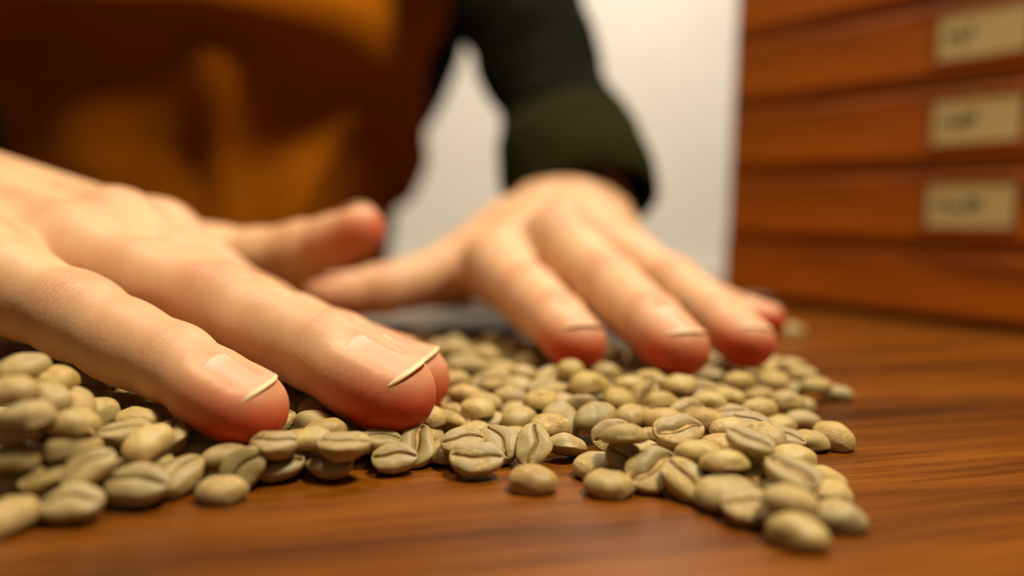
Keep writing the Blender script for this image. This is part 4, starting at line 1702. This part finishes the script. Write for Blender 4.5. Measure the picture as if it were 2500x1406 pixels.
-9305 13560 229 -158 962 219 36 997 0 -1;
5657 23989 240 -140 830 532 90 1017 0 -1;
-9921 17782 639 9 -50 -984 -168 1024 0 199;
-3445 16975 339 947 184 -50 257 977 1 -1;
-12534 15515 171 -10 -240 -970 39 1057 0 -1;
-3643 24047 636 765 32 -27 642 959 1 -1;
-8544 17043 315 851 185 -104 481 904 1 -1;
1741 21055 151 26 -928 -372 -11 959 0 -1;
5766 21814 564 58 -459 -879 -111 966 0 106;
-9838 15904 282 -22 83 962 257 1047 0 -1;
-13169 24243 365 801 183 -127 556 1040 1 -1;
-270 24137 225 162 987 2 0 984 0 185;
-10853 22602 149 7 -231 -972 -31 924 0 -1;
-4911 15013 675 889 113 -56 440 1003 1 47;
-12931 16932 326 -229 -33 139 -963 985 1 -1;
-13501 17691 611 17 -295 -954 -56 923 0 -1;
-8858 20394 566 18 -618 -785 -23 888 0 -1;
-8518 18949 198 87 -783 -613 -68 1013 0 -1;
-6309 16394 509 0 -20 -1000 -20 906 0 -1;
-8507 22026 160 50 -996 -75 -4 973 0 -1;
-14882 23093 554 -9 76 991 113 941 0 -1;
-8700 15951 309 -388 896 198 86 888 0 -1;
-10009 23126 164 -11 -273 -961 38 1015 0 -1;
1760 24880 151 43 -802 -595 -32 910 0 -1;
-13939 22496 690 -20 -823 -567 13 991 0 -1;
-224 20239 346 515 115 -185 829 920 1 -1;
-2503 18468 515 11 -962 -272 -3 933 0 -1;
-11412 13370 292 954 92 -27 283 893 1 -1;
5467 20210 151 40 -696 -715 -41 932 0 -1;
-5813 18481 439 -574 -149 202 -779 916 1 51;
-5291 19121 435 8 -964 -267 -2 906 0 202;
1550 24226 592 -89 -913 -396 39 1009 0 -1;
-7999 23363 283 803 -111 80 580 883 1 -1;
-14360 21045 446 100 -316 -900 -285 883 0 -1;
-8808 16048 707 3 -415 -910 -6 886 0 70;
-12311 21149 531 -93 996 15 1 1010 0 -1;
-10222 14529 630 -922 28 -12 -385 926 1 -1;
-13140 20999 558 30 -425 -903 -63 1047 0 -1;
-9943 18481 697 -881 24 -13 -472 882 1 -1;
-7872 15635 739 -907 52 -24 -417 964 1 50;
-10759 13438 655 33 -555 -830 -49 939 0 -1;
-13973 20255 626 559 35 -52 827 1032 1 -1;
-11422 19056 548 92 -775 -621 -73 899 0 -1;
-11212 14387 652 471 24 -45 881 999 1 -1;
-9106 17263 600 -5 -259 -966 19 895 0 69;
-13342 19587 618 22 -479 -877 -41 1046 0 -1;
-11472 16808 556 -120 598 777 155 1028 0 -1;
-11077 17580 636 152 -658 -719 -165 884 0 -1;
-10378 17260 724 -43 999 27 1 990 0 -1;
-9857 13361 708 913 217 -80 335 937 1 -1;
-13098 16444 633 -82 -991 -106 9 1019 0 -1;
-8346 15020 585 5 -43 -992 -118 969 0 199;
-14954 18030 681 -454 -103 195 -864 912 1 -1;
-12826 17933 723 -394 53 -123 -909 1059 1 -1;
-12483 15302 561 154 -945 -284 -46 958 0 -1;
-10153 19684 634 -59 -517 -848 97 933 0 -1;
-9487 19771 582 24 -322 -944 -71 908 0 -1;
-11531 20993 807 2 -978 -210 0 940 0 -1;
-14545 19147 420 10 -549 -835 -16 1048 0 -1;
-11171 19954 672 -996 23 -2 -84 912 1 -1;
-8132 17613 611 -382 -4 10 -924 919 1 -1;
-15311 19477 213 45 -302 -942 -140 963 0 -1;
-12451 19301 822 741 210 -174 613 1059 1 -1;
-8484 16746 706 -910 10 -5 -414 1039 1 48;
-11913 14881 542 78 -515 -844 -128 924 0 -1;
-8839 18842 613 2 -134 -991 -12 1057 0 -1;
-10164 15963 802 -503 -23 39 -863 947 1 -1;
-14242 17543 709 -23 1 -36 -999 951 1 -1;
-8559 14024 591 -63 -705 -704 63 969 0 -1;
-10986 15958 665 80 917 389 -34 987 0 -1;
-10245 20481 928 642 -26 31 766 897 1 -1;
-9388 14736 443 -236 801 527 155 972 0 -1;
-10407 12770 316 866 128 -71 477 935 1 -1;
-12629 20192 651 -974 -58 13 -218 1010 1 -1;
-11642 17438 456 -794 -111 82 -592 999 1 -1;
-13657 15872 555 -103 994 44 5 1057 0 -1;
-12319 16657 738 -13 -465 -885 25 974 0 -1;
-9624 16965 611 635 -183 208 721 958 1 68;
-10399 15305 302 921 24 -10 390 957 1 -1;
-13520 18333 731 951 136 -39 276 888 1 -1;
-11725 19822 1183 874 197 -98 434 913 1 -1;
-12315 18370 520 -28 -304 -948 86 883 0 -1;
-15243 20464 672 439 73 -147 884 955 1 -1;
-12618 14230 300 147 -958 -244 -38 944 0 -1;
-11854 14054 646 -9 -689 -725 9 905 0 -1;
-10685 16935 1046 66 -482 -866 -119 1013 0 199;
-9462 15893 830 484 2 -3 875 1051 1 199;
-10817 19437 723 912 37 -16 407 899 1 -1;
-13834 17803 1130 222 20 -88 971 1049 1 -1;
-11086 18273 783 290 42 -136 946 1054 1 199;
-14340 18873 945 975 106 -21 194 988 1 -1;
-9676 17089 957 -46 -959 -279 13 994 0 67;
-12852 18708 744 -49 -617 -783 62 985 0 -1;
-12359 15943 687 181 -953 -240 -45 951 0 -1;
-14251 16705 549 29 -391 -917 -68 986 0 -1;
-10806 15518 1044 -834 -142 90 -526 926 1 199;
-13771 15949 1193 670 214 -216 677 999 1 -1;
-13194 18219 1086 266 -718 -603 -224 967 0 71;
-10695 15043 566 -50 -905 -422 23 907 0 199;
-12093 17990 891 -50 999 15 1 968 0 -1;
-15327 17294 148 24 -700 -713 -25 956 0 -1;
-11049 14367 914 14 -465 -885 -27 885 0 -1;
-9815 17803 1068 12 -264 -963 -45 1053 0 -1;
-10424 18938 517 -5 -107 -993 44 893 0 -1;
-13605 16915 561 605 106 -136 777 886 1 -1;
-11915 18820 748 46 -696 -715 -47 1004 0 199;
-12406 14800 847 32 -488 -870 -56 1021 0 -1;
-12155 17298 798 -117 -19 162 -980 915 1 -1;
-13090 15435 694 -96 -823 -555 65 986 0 -1;
-11332 16465 843 -84 923 374 34 895 0 -1;
-11451 15288 637 -20 -279 -958 68 973 0 -1;
-13185 19497 1159 304 115 -335 885 973 1 72"""
LABELS = [
    ('green coffee dome-up bean, last at the left along the front edge of the heap', 'green coffee beans along the front edge of the heap'),
    ('green coffee crease-up bean, second from the left along the front edge of the heap', 'green coffee beans along the front edge of the heap'),
    ('green coffee crease-up bean, third from the left along the front edge of the heap', 'green coffee beans along the front edge of the heap'),
    ('green coffee crease-up bean, fourth from the left along the front edge of the heap', 'green coffee beans along the front edge of the heap'),
    ('green coffee crease-up bean, fifth from the left along the front edge of the heap', 'green coffee beans along the front edge of the heap'),
    ('green coffee crease-up bean, sixth from the left along the front edge of the heap', 'green coffee beans along the front edge of the heap'),
    ('green coffee dome-up bean, seventh from the left along the front edge of the heap', 'green coffee beans along the front edge of the heap'),
    ('green coffee edge-on bean, eighth from the left along the front edge of the heap', 'green coffee beans along the front edge of the heap'),
    ('green coffee crease-up bean, ninth from the left along the front edge of the heap', 'green coffee beans along the front edge of the heap'),
    ('green coffee crease-up bean, tenth from the left along the front edge of the heap', 'green coffee beans along the front edge of the heap'),
    ('green coffee crease-up bean, eleventh from the left along the front edge of the heap', 'green coffee beans along the front edge of the heap'),
    ('green coffee crease-up bean, twelfth from the left along the front edge of the heap', 'green coffee beans along the front edge of the heap'),
    ('green coffee dome-up bean, thirteenth from the left along the front edge of the heap', 'green coffee beans along the front edge of the heap'),
    ('green coffee crease-up bean, eleventh from the right along the front edge of the heap', 'green coffee beans along the front edge of the heap'),
    ('green coffee crease-up bean, tenth from the right along the front edge of the heap', 'green coffee beans along the front edge of the heap'),
    ('green coffee dome-up bean, ninth from the right along the front edge of the heap', 'green coffee beans along the front edge of the heap'),
    ('green coffee dome-up bean, eighth from the right along the front edge of the heap', 'green coffee beans along the front edge of the heap'),
    ('green coffee dome-up bean, seventh from the right along the front edge of the heap', 'green coffee beans along the front edge of the heap'),
    ('green coffee crease-up bean, sixth from the right along the front edge of the heap', 'green coffee beans along the front edge of the heap'),
    ('green coffee crease-up bean, fifth from the right along the front edge of the heap', 'green coffee beans along the front edge of the heap'),
    ('green coffee dome-up bean, fourth from the right along the front edge of the heap', 'green coffee beans along the front edge of the heap'),
    ('green coffee crease-up bean, third from the right along the front edge of the heap', 'green coffee beans along the front edge of the heap'),
    ('green coffee dome-up bean, second from the right along the front edge of the heap', 'green coffee beans along the front edge of the heap'),
    ('green coffee dome-up bean, last at the right along the front edge of the heap', 'green coffee beans along the front edge of the heap'),
    ("dome-up bean, first from left in the nearest row in the heap's right tongue", "green coffee beans in the heap's right tongue"),
    ("crease-up bean, second from left in the nearest row in the heap's right tongue", "green coffee beans in the heap's right tongue"),
    ("dome-up bean, third from left in the nearest row in the heap's right tongue", "green coffee beans in the heap's right tongue"),
    ("dome-up bean, fourth from left in the nearest row in the heap's right tongue", "green coffee beans in the heap's right tongue"),
    ("dome-up bean, fifth from left in the nearest row in the heap's right tongue", "green coffee beans in the heap's right tongue"),
    ("dome-up bean, first from left in the second row in the heap's right tongue", "green coffee beans in the heap's right tongue"),
    ("crease-up bean, second from left in the second row in the heap's right tongue", "green coffee beans in the heap's right tongue"),
    ("crease-up bean, third from left in the second row in the heap's right tongue", "green coffee beans in the heap's right tongue"),
    ("dome-up bean, fourth from left in the second row in the heap's right tongue", "green coffee beans in the heap's right tongue"),
    ("dome-up bean, fifth from left in the second row in the heap's right tongue", "green coffee beans in the heap's right tongue"),
    ("dome-up bean, first from left in the third row in the heap's right tongue", "green coffee beans in the heap's right tongue"),
    ("dome-up bean, second from left in the third row in the heap's right tongue", "green coffee beans in the heap's right tongue"),
    ("crease-up bean, third from left in the third row in the heap's right tongue", "green coffee beans in the heap's right tongue"),
    ("dome-up bean, fourth from left in the third row in the heap's right tongue", "green coffee beans in the heap's right tongue"),
    ('dome-up bean, first from left in the nearest row around the nearer little fingertip', 'green coffee beans around the nearer little fingertip'),
    ('crease-up bean, second from left in the nearest row around the nearer little fingertip', 'green coffee beans around the nearer little fingertip'),
    ('dome-up bean, third from left in the nearest row around the nearer little fingertip', 'green coffee beans around the nearer little fingertip'),
    ('dome-up bean, fourth from left in the nearest row around the nearer little fingertip', 'green coffee beans around the nearer little fingertip'),
    ('crease-up bean, fifth from left in the nearest row around the nearer little fingertip', 'green coffee beans around the nearer little fingertip'),
    ('dome-up bean, first from left in the second row around the nearer little fingertip', 'green coffee beans around the nearer little fingertip'),
    ('dome-up bean, second from left in the second row around the nearer little fingertip', 'green coffee beans around the nearer little fingertip'),
    ('dome-up bean, third from left in the second row around the nearer little fingertip', 'green coffee beans around the nearer little fingertip'),
    ('crease-up bean, fourth from left in the second row around the nearer little fingertip', 'green coffee beans around the nearer little fingertip'),
    ('crease-up bean, fifth from left in the second row around the nearer little fingertip', 'green coffee beans around the nearer little fingertip'),
    ('crease-up bean, first from left in the third row around the nearer little fingertip', 'green coffee beans around the nearer little fingertip'),
    ('dome-up bean, second from left in the third row around the nearer little fingertip', 'green coffee beans around the nearer little fingertip'),
    ('crease-up bean, third from left in the third row around the nearer little fingertip', 'green coffee beans around the nearer little fingertip'),
    ('crease-up bean, fourth from left in the third row around the nearer little fingertip', 'green coffee beans around the nearer little fingertip'),
    ('dome-up bean, fifth from left in the third row around the nearer little fingertip', 'green coffee beans around the nearer little fingertip'),
    ('crease-up bean, first from left in the nearest row left of the nearer little fingertip', 'green coffee beans left of the nearer little fingertip'),
    ('dome-up bean, second from left in the nearest row left of the nearer little fingertip', 'green coffee beans left of the nearer little fingertip'),
    ('crease-up bean, third from left in the nearest row left of the nearer little fingertip', 'green coffee beans left of the nearer little fingertip'),
    ('dome-up bean, fourth from left in the nearest row left of the nearer little fingertip', 'green coffee beans left of the nearer little fingertip'),
    ('dome-up bean, fifth from left in the nearest row left of the nearer little fingertip', 'green coffee beans left of the nearer little fingertip'),
    ('crease-up bean, sixth from left in the nearest row left of the nearer little fingertip', 'green coffee beans left of the nearer little fingertip'),
    ('dome-up bean, first from left in the second row left of the nearer little fingertip', 'green coffee beans left of the nearer little fingertip'),
    ('dome-up bean, second from left in the second row left of the nearer little fingertip', 'green coffee beans left of the nearer little fingertip'),
    ('dome-up bean, third from left in the second row left of the nearer little fingertip', 'green coffee beans left of the nearer little fingertip'),
    ('dome-up bean, fourth from left in the second row left of the nearer little fingertip', 'green coffee beans left of the nearer little fingertip'),
    ('dome-up bean, fifth from left in the second row left of the nearer little fingertip', 'green coffee beans left of the nearer little fingertip'),
    ('crease-up bean, sixth from left in the second row left of the nearer little fingertip', 'green coffee beans left of the nearer little fingertip'),
    ('dome-up bean, first from left in the third row left of the nearer little fingertip', 'green coffee beans left of the nearer little fingertip'),
    ('dome-up bean, second from left in the third row left of the nearer little fingertip', 'green coffee beans left of the nearer little fingertip'),
    ('dome-up bean, third from left in the third row left of the nearer little fingertip', 'green coffee beans left of the nearer little fingertip'),
    ('crease-up bean, fourth from left in the third row left of the nearer little fingertip', 'green coffee beans left of the nearer little fingertip'),
    ('dome-up bean, fifth from left in the third row left of the nearer little fingertip', 'green coffee beans left of the nearer little fingertip'),
    ('dome-up bean, sixth from left in the third row left of the nearer little fingertip', 'green coffee beans left of the nearer little fingertip'),
    ('dome-up bean, first from left in the fourth row left of the nearer little fingertip', 'green coffee beans left of the nearer little fingertip'),
    ('crease-up bean, second from left in the fourth row left of the nearer little fingertip', 'green coffee beans left of the nearer little fingertip'),
    ('dome-up bean, third from left in the fourth row left of the nearer little fingertip', 'green coffee beans left of the nearer little fingertip'),
    ('dome-up bean, fourth from left in the fourth row left of the nearer little fingertip', 'green coffee beans left of the nearer little fingertip'),
    ('crease-up bean, first from left in the nearest row below the nearer ring fingertip', 'green coffee beans below the nearer ring fingertip'),
    ('dome-up bean, second from left in the nearest row below the nearer ring fingertip', 'green coffee beans below the nearer ring fingertip'),
    ('dome-up bean, third from left in the nearest row below the nearer ring fingertip', 'green coffee beans below the nearer ring fingertip'),
    ('crease-up bean, fourth from left in the nearest row below the nearer ring fingertip', 'green coffee beans below the nearer ring fingertip'),
    ('crease-up bean, fifth from left in the nearest row below the nearer ring fingertip', 'green coffee beans below the nearer ring fingertip'),
    ('dome-up bean, first from left in the second row below the nearer ring fingertip', 'green coffee beans below the nearer ring fingertip'),
    ('dome-up bean, second from left in the second row below the nearer ring fingertip', 'green coffee beans below the nearer ring fingertip'),
    ('dome-up bean, third from left in the second row below the nearer ring fingertip', 'green coffee beans below the nearer ring fingertip'),
    ('dome-up bean, fourth from left in the second row below the nearer ring fingertip', 'green coffee beans below the nearer ring fingertip'),
    ('crease-up bean, fifth from left in the second row below the nearer ring fingertip', 'green coffee beans below the nearer ring fingertip'),
    ('dome-up bean, first from left in the nearest row below the farther middle fingertip', 'green coffee beans below the farther middle fingertip'),
    ('dome-up bean, second from left in the nearest row below the farther middle fingertip', 'green coffee beans below the farther middle fingertip'),
    ('dome-up bean, third from left in the nearest row below the farther middle fingertip', 'green coffee beans below the farther middle fingertip'),
    ('dome-up bean, fourth from left in the nearest row below the farther middle fingertip', 'green coffee beans below the farther middle fingertip'),
    ('dome-up bean, fifth from left in the nearest row below the farther middle fingertip', 'green coffee beans below the farther middle fingertip'),
    ('crease-up bean, first from left in the second row below the farther middle fingertip', 'green coffee beans below the farther middle fingertip'),
    ('dome-up bean, second from left in the second row below the farther middle fingertip', 'green coffee beans below the farther middle fingertip'),
    ('crease-up bean, third from left in the second row below the farther middle fingertip', 'green coffee beans below the farther middle fingertip'),
    ('dome-up bean, fourth from left in the second row below the farther middle fingertip', 'green coffee beans below the farther middle fingertip'),
    ('dome-up bean, fifth from left in the second row below the farther middle fingertip', 'green coffee beans below the farther middle fingertip'),
    ('edge-on bean, first from left in the third row below the farther middle fingertip', 'green coffee beans below the farther middle fingertip'),
    ('dome-up bean, second from left in the third row below the farther middle fingertip', 'green coffee beans below the farther middle fingertip'),
    ('dome-up bean, third from left in the third row below the farther middle fingertip', 'green coffee beans below the farther middle fingertip'),
    ('crease-up bean, fourth from left in the third row below the farther middle fingertip', 'green coffee beans below the farther middle fingertip'),
    ('dome-up bean, fifth from left in the third row below the farther middle fingertip', 'green coffee beans below the farther middle fingertip'),
    ('dome-up bean, first from left in the fourth row below the farther middle fingertip', 'green coffee beans below the farther middle fingertip'),
    ('dome-up bean, second from left in the fourth row below the farther middle fingertip', 'green coffee beans below the farther middle fingertip'),
    ('crease-up bean, third from left in the fourth row below the farther middle fingertip', 'green coffee beans below the farther middle fingertip'),
    ('crease-up bean, fourth from left in the fourth row below the farther middle fingertip', 'green coffee beans below the farther middle fingertip'),
    ('dome-up bean, fifth from left in the fourth row below the farther middle fingertip', 'green coffee beans below the farther middle fingertip'),
    ('dome-up bean, first from left in the fifth row below the farther middle fingertip', 'green coffee beans below the farther middle fingertip'),
    ('dome-up bean, second from left in the fifth row below the farther middle fingertip', 'green coffee beans below the farther middle fingertip'),
    ('crease-up bean, third from left in the fifth row below the farther middle fingertip', 'green coffee beans below the farther middle fingertip'),
    ('dome-up bean, first from left in the nearest row right of the nearer ring fingertip', 'green coffee beans right of the nearer ring fingertip'),
    ('crease-up bean, second from left in the nearest row right of the nearer ring fingertip', 'green coffee beans right of the nearer ring fingertip'),
    ('dome-up bean, third from left in the nearest row right of the nearer ring fingertip', 'green coffee beans right of the nearer ring fingertip'),
    ('dome-up bean, fourth from left in the nearest row right of the nearer ring fingertip', 'green coffee beans right of the nearer ring fingertip'),
    ('dome-up bean, fifth from left in the nearest row right of the nearer ring fingertip', 'green coffee beans right of the nearer ring fingertip'),
    ('crease-up bean, sixth from left in the nearest row right of the nearer ring fingertip', 'green coffee beans right of the nearer ring fingertip'),
    ('dome-up bean, first from left in the second row right of the nearer ring fingertip', 'green coffee beans right of the nearer ring fingertip'),
    ('crease-up bean, second from left in the second row right of the nearer ring fingertip', 'green coffee beans right of the nearer ring fingertip'),
    ('dome-up bean, third from left in the second row right of the nearer ring fingertip', 'green coffee beans right of the nearer ring fingertip'),
    ('dome-up bean, fourth from left in the second row right of the nearer ring fingertip', 'green coffee beans right of the nearer ring fingertip'),
    ('dome-up bean, fifth from left in the second row right of the nearer ring fingertip', 'green coffee beans right of the nearer ring fingertip'),
    ('dome-up bean, first from left in the nearest row below the farther index fingertip', 'green coffee beans below the farther index fingertip'),
    ('dome-up bean, second from left in the nearest row below the farther index fingertip', 'green coffee beans below the farther index fingertip'),
    ('dome-up bean, third from left in the nearest row below the farther index fingertip', 'green coffee beans below the farther index fingertip'),
    ('crease-up bean, fourth from left in the nearest row below the farther index fingertip', 'green coffee beans below the farther index fingertip'),
    ('edge-on bean, fifth from left in the nearest row below the farther index fingertip', 'green coffee beans below the farther index fingertip'),
    ('dome-up bean, sixth from left in the nearest row below the farther index fingertip', 'green coffee beans below the farther index fingertip'),
    ('dome-up bean, first from left in the second row below the farther index fingertip', 'green coffee beans below the farther index fingertip'),
    ('edge-on bean, second from left in the second row below the farther index fingertip', 'green coffee beans below the farther index fingertip'),
    ('dome-up bean, third from left in the second row below the farther index fingertip', 'green coffee beans below the farther index fingertip'),
    ('dome-up bean, fourth from left in the second row below the farther index fingertip', 'green coffee beans below the farther index fingertip'),
    ('dome-up bean, fifth from left in the second row below the farther index fingertip', 'green coffee beans below the farther index fingertip'),
    ('dome-up bean, sixth from left in the second row below the farther index fingertip', 'green coffee beans below the farther index fingertip'),
    ('crease-up bean, first from left in the third row below the farther index fingertip', 'green coffee beans below the farther index fingertip'),
    ('crease-up bean, second from left in the third row below the farther index fingertip', 'green coffee beans below the farther index fingertip'),
    ('dome-up bean, third from left in the third row below the farther index fingertip', 'green coffee beans below the farther index fingertip'),
    ('crease-up bean, fourth from left in the third row below the farther index fingertip', 'green coffee beans below the farther index fingertip'),
    ('crease-up bean, fifth from left in the third row below the farther index fingertip', 'green coffee beans below the farther index fingertip'),
    ('dome-up bean, sixth from left in the third row below the farther index fingertip', 'green coffee beans below the farther index fingertip'),
    ('dome-up bean, first from left in the fourth row below the farther index fingertip', 'green coffee beans below the farther index fingertip'),
    ('dome-up bean, second from left in the fourth row below the farther index fingertip', 'green coffee beans below the farther index fingertip'),
    ('dome-up bean, third from left in the fourth row below the farther index fingertip', 'green coffee beans below the farther index fingertip'),
    ('dome-up bean, fourth from left in the fourth row below the farther index fingertip', 'green coffee beans below the farther index fingertip'),
    ('dome-up bean, fifth from left in the fourth row below the farther index fingertip', 'green coffee beans below the farther index fingertip'),
    ('dome-up bean, sixth from left in the fourth row below the farther index fingertip', 'green coffee beans below the farther index fingertip'),
    ('crease-up bean, first from left in the fifth row below the farther index fingertip', 'green coffee beans below the farther index fingertip'),
    ('crease-up bean, second from left in the fifth row below the farther index fingertip', 'green coffee beans below the farther index fingertip'),
    ('crease-up bean, first from left in the nearest row at the far right of the heap', 'green coffee beans at the far right of the heap'),
    ('crease-up bean, second from left in the nearest row at the far right of the heap', 'green coffee beans at the far right of the heap'),
    ('dome-up bean, third from left in the nearest row at the far right of the heap', 'green coffee beans at the far right of the heap'),
    ('dome-up bean, fourth from left in the nearest row at the far right of the heap', 'green coffee beans at the far right of the heap'),
    ('dome-up bean, fifth from left in the nearest row at the far right of the heap', 'green coffee beans at the far right of the heap'),
    ('dome-up bean, first from left in the second row at the far right of the heap', 'green coffee beans at the far right of the heap'),
    ('crease-up bean, second from left in the second row at the far right of the heap', 'green coffee beans at the far right of the heap'),
    ('dome-up bean, third from left in the second row at the far right of the heap', 'green coffee beans at the far right of the heap'),
    ('dome-up bean, fourth from left in the second row at the far right of the heap', 'green coffee beans at the far right of the heap'),
    ('dome-up bean, fifth from left in the second row at the far right of the heap', 'green coffee beans at the far right of the heap'),
    ('dome-up bean, first from left in the third row at the far right of the heap', 'green coffee beans at the far right of the heap'),
    ('crease-up bean, second from left in the third row at the far right of the heap', 'green coffee beans at the far right of the heap'),
    ('dome-up bean, third from left in the third row at the far right of the heap', 'green coffee beans at the far right of the heap'),
    ('dome-up bean, fourth from left in the third row at the far right of the heap', 'green coffee beans at the far right of the heap'),
    ('dome-up bean, fifth from left in the third row at the far right of the heap', 'green coffee beans at the far right of the heap'),
    ('crease-up bean, first from left in the fourth row at the far right of the heap', 'green coffee beans at the far right of the heap'),
    ('dome-up bean, second from left in the fourth row at the far right of the heap', 'green coffee beans at the far right of the heap'),
    ('dome-up bean, third from left in the fourth row at the far right of the heap', 'green coffee beans at the far right of the heap'),
    ('dome-up bean, fourth from left in the fourth row at the far right of the heap', 'green coffee beans at the far right of the heap'),
    ('dome-up bean, fifth from left in the fourth row at the far right of the heap', 'green coffee beans at the far right of the heap'),
    ('dome-up bean, first from left in the fifth row at the far right of the heap', 'green coffee beans at the far right of the heap'),
    ('dome-up bean, second from left in the fifth row at the far right of the heap', 'green coffee beans at the far right of the heap'),
    ('dome-up bean, third from left in the fifth row at the far right of the heap', 'green coffee beans at the far right of the heap'),
    ('dome-up bean, first from left in the nearest row between the two hands', 'green coffee beans between the two hands'),
    ('dome-up bean, second from left in the nearest row between the two hands', 'green coffee beans between the two hands'),
    ('dome-up bean, third from left in the nearest row between the two hands', 'green coffee beans between the two hands'),
    ('dome-up bean, fourth from left in the nearest row between the two hands', 'green coffee beans between the two hands'),
    ('dome-up bean, fifth from left in the nearest row between the two hands', 'green coffee beans between the two hands'),
    ('dome-up bean, first from left in the second row between the two hands', 'green coffee beans between the two hands'),
    ('dome-up bean, second from left in the second row between the two hands', 'green coffee beans between the two hands'),
    ('crease-up bean, third from left in the second row between the two hands', 'green coffee beans between the two hands'),
    ('dome-up bean, fourth from left in the second row between the two hands', 'green coffee beans between the two hands'),
    ('dome-up bean, fifth from left in the second row between the two hands', 'green coffee beans between the two hands'),
    ('crease-up bean, first from left in the third row between the two hands', 'green coffee beans between the two hands'),
    ('dome-up bean, second from left in the third row between the two hands', 'green coffee beans between the two hands'),
    ('dome-up bean, third from left in the third row between the two hands', 'green coffee beans between the two hands'),
    ('dome-up bean, fourth from left in the third row between the two hands', 'green coffee beans between the two hands'),
    ('dome-up bean, fifth from left in the third row between the two hands', 'green coffee beans between the two hands'),
    ('dome-up bean, first from left in the fourth row between the two hands', 'green coffee beans between the two hands'),
    ('crease-up bean, second from left in the fourth row between the two hands', 'green coffee beans between the two hands'),
    ('dome-up bean, third from left in the fourth row between the two hands', 'green coffee beans between the two hands'),
    ('crease-up bean, fourth from left in the fourth row between the two hands', 'green coffee beans between the two hands'),
    ('crease-up bean, fifth from left in the fourth row between the two hands', 'green coffee beans between the two hands'),
    ('crease-up bean, first from left in the fifth row between the two hands', 'green coffee beans between the two hands'),
    ('dome-up bean, second from left in the fifth row between the two hands', 'green coffee beans between the two hands'),
    ('dome-up bean, third from left in the fifth row between the two hands', 'green coffee beans between the two hands'),
    ('crease-up bean, fourth from left in the fifth row between the two hands', 'green coffee beans between the two hands'),
    ('crease-up bean, fifth from left in the fifth row between the two hands', 'green coffee beans between the two hands'),
    ('crease-up bean, first from left in the sixth row between the two hands', 'green coffee beans between the two hands'),
    ('dome-up bean, second from left in the sixth row between the two hands', 'green coffee beans between the two hands'),
    ('dome-up bean, third from left in the sixth row between the two hands', 'green coffee beans between the two hands'),
    ('dome-up bean, fourth from left in the sixth row between the two hands', 'green coffee beans between the two hands'),
    ('dome-up bean, fifth from left in the sixth row between the two hands', 'green coffee beans between the two hands'),
    ('green coffee bean barely peeping out between the two hands', 'half-hidden green coffee beans between the two hands'),
    ('green coffee bean barely peeping out left of the nearer little fingertip', 'half-hidden green coffee beans left of the nearer little fingertip'),
    ('green coffee bean barely peeping out below the farther index fingertip', 'half-hidden green coffee beans below the farther index fingertip'),
    ('green coffee bean barely peeping out below the farther middle fingertip', 'half-hidden green coffee beans below the farther middle fingertip'),
    ('green coffee bean barely peeping out below the nearer ring fingertip', 'half-hidden green coffee beans below the nearer ring fingertip'),
    ('green coffee bean barely peeping out at the far right of the heap', 'half-hidden green coffee beans at the far right of the heap'),
    ('green coffee bean barely peeping out around the nearer little fingertip', 'half-hidden green coffee beans around the nearer little fingertip'),
]

bed_v, bed_f, bed_c = [], [], []
bed_n = 0
rs = random.Random(11)
for row in BEANS.strip().split(';'):
    f = [int(q) for q in row.split()]
    loc = Vector((f[0] * 1e-5, f[1] * 1e-5, f[2] * 1e-5))
    rot = Quaternion((f[3] / 1000, f[4] / 1000, f[5] / 1000, f[6] / 1000)).normalized()
    sc = f[7] / 1000
    if f[9] >= 0:
        k = rs.randrange(NVAR)
        o = bpy.data.objects.new('coffee_bean', VAR[k][0])
        COL.objects.link(o)
        o.rotation_mode = 'QUATERNION'
        o.location, o.rotation_quaternion, o.scale = loc, rot, (sc, sc, sc)
        lab, grp = LABELS[f[9]]
        tag(o, lab, 'coffee bean', grp)
        if f[8] >= 1:
            c = bpy.data.objects.new('crease_chaff', VAR[k][1])
            COL.objects.link(c)
            c.parent = o
    else:
        vs, fs, cr, _, _ = LOW[rs.randrange(len(LOW))]
        mt = Matrix.LocRotScale(loc, rot, Vector((sc, sc, sc)))
        m3 = np.array(mt)
        bed_v.append(vs @ m3[:3, :3].T + m3[:3, 3])
        bed_f += [tuple(q + bed_n for q in ff) for ff in fs]
        bed_c += list(cr)
        bed_n += len(vs)
if bed_n:
    bed = bpy.data.objects.new('bean_bed', bean_mesh('bean_bed', np.concatenate(bed_v), bed_f, bed_c))
    COL.objects.link(bed)
    tag(bed, 'green coffee beans lying deeper in the heap', 'coffee beans', None, 'stuff')
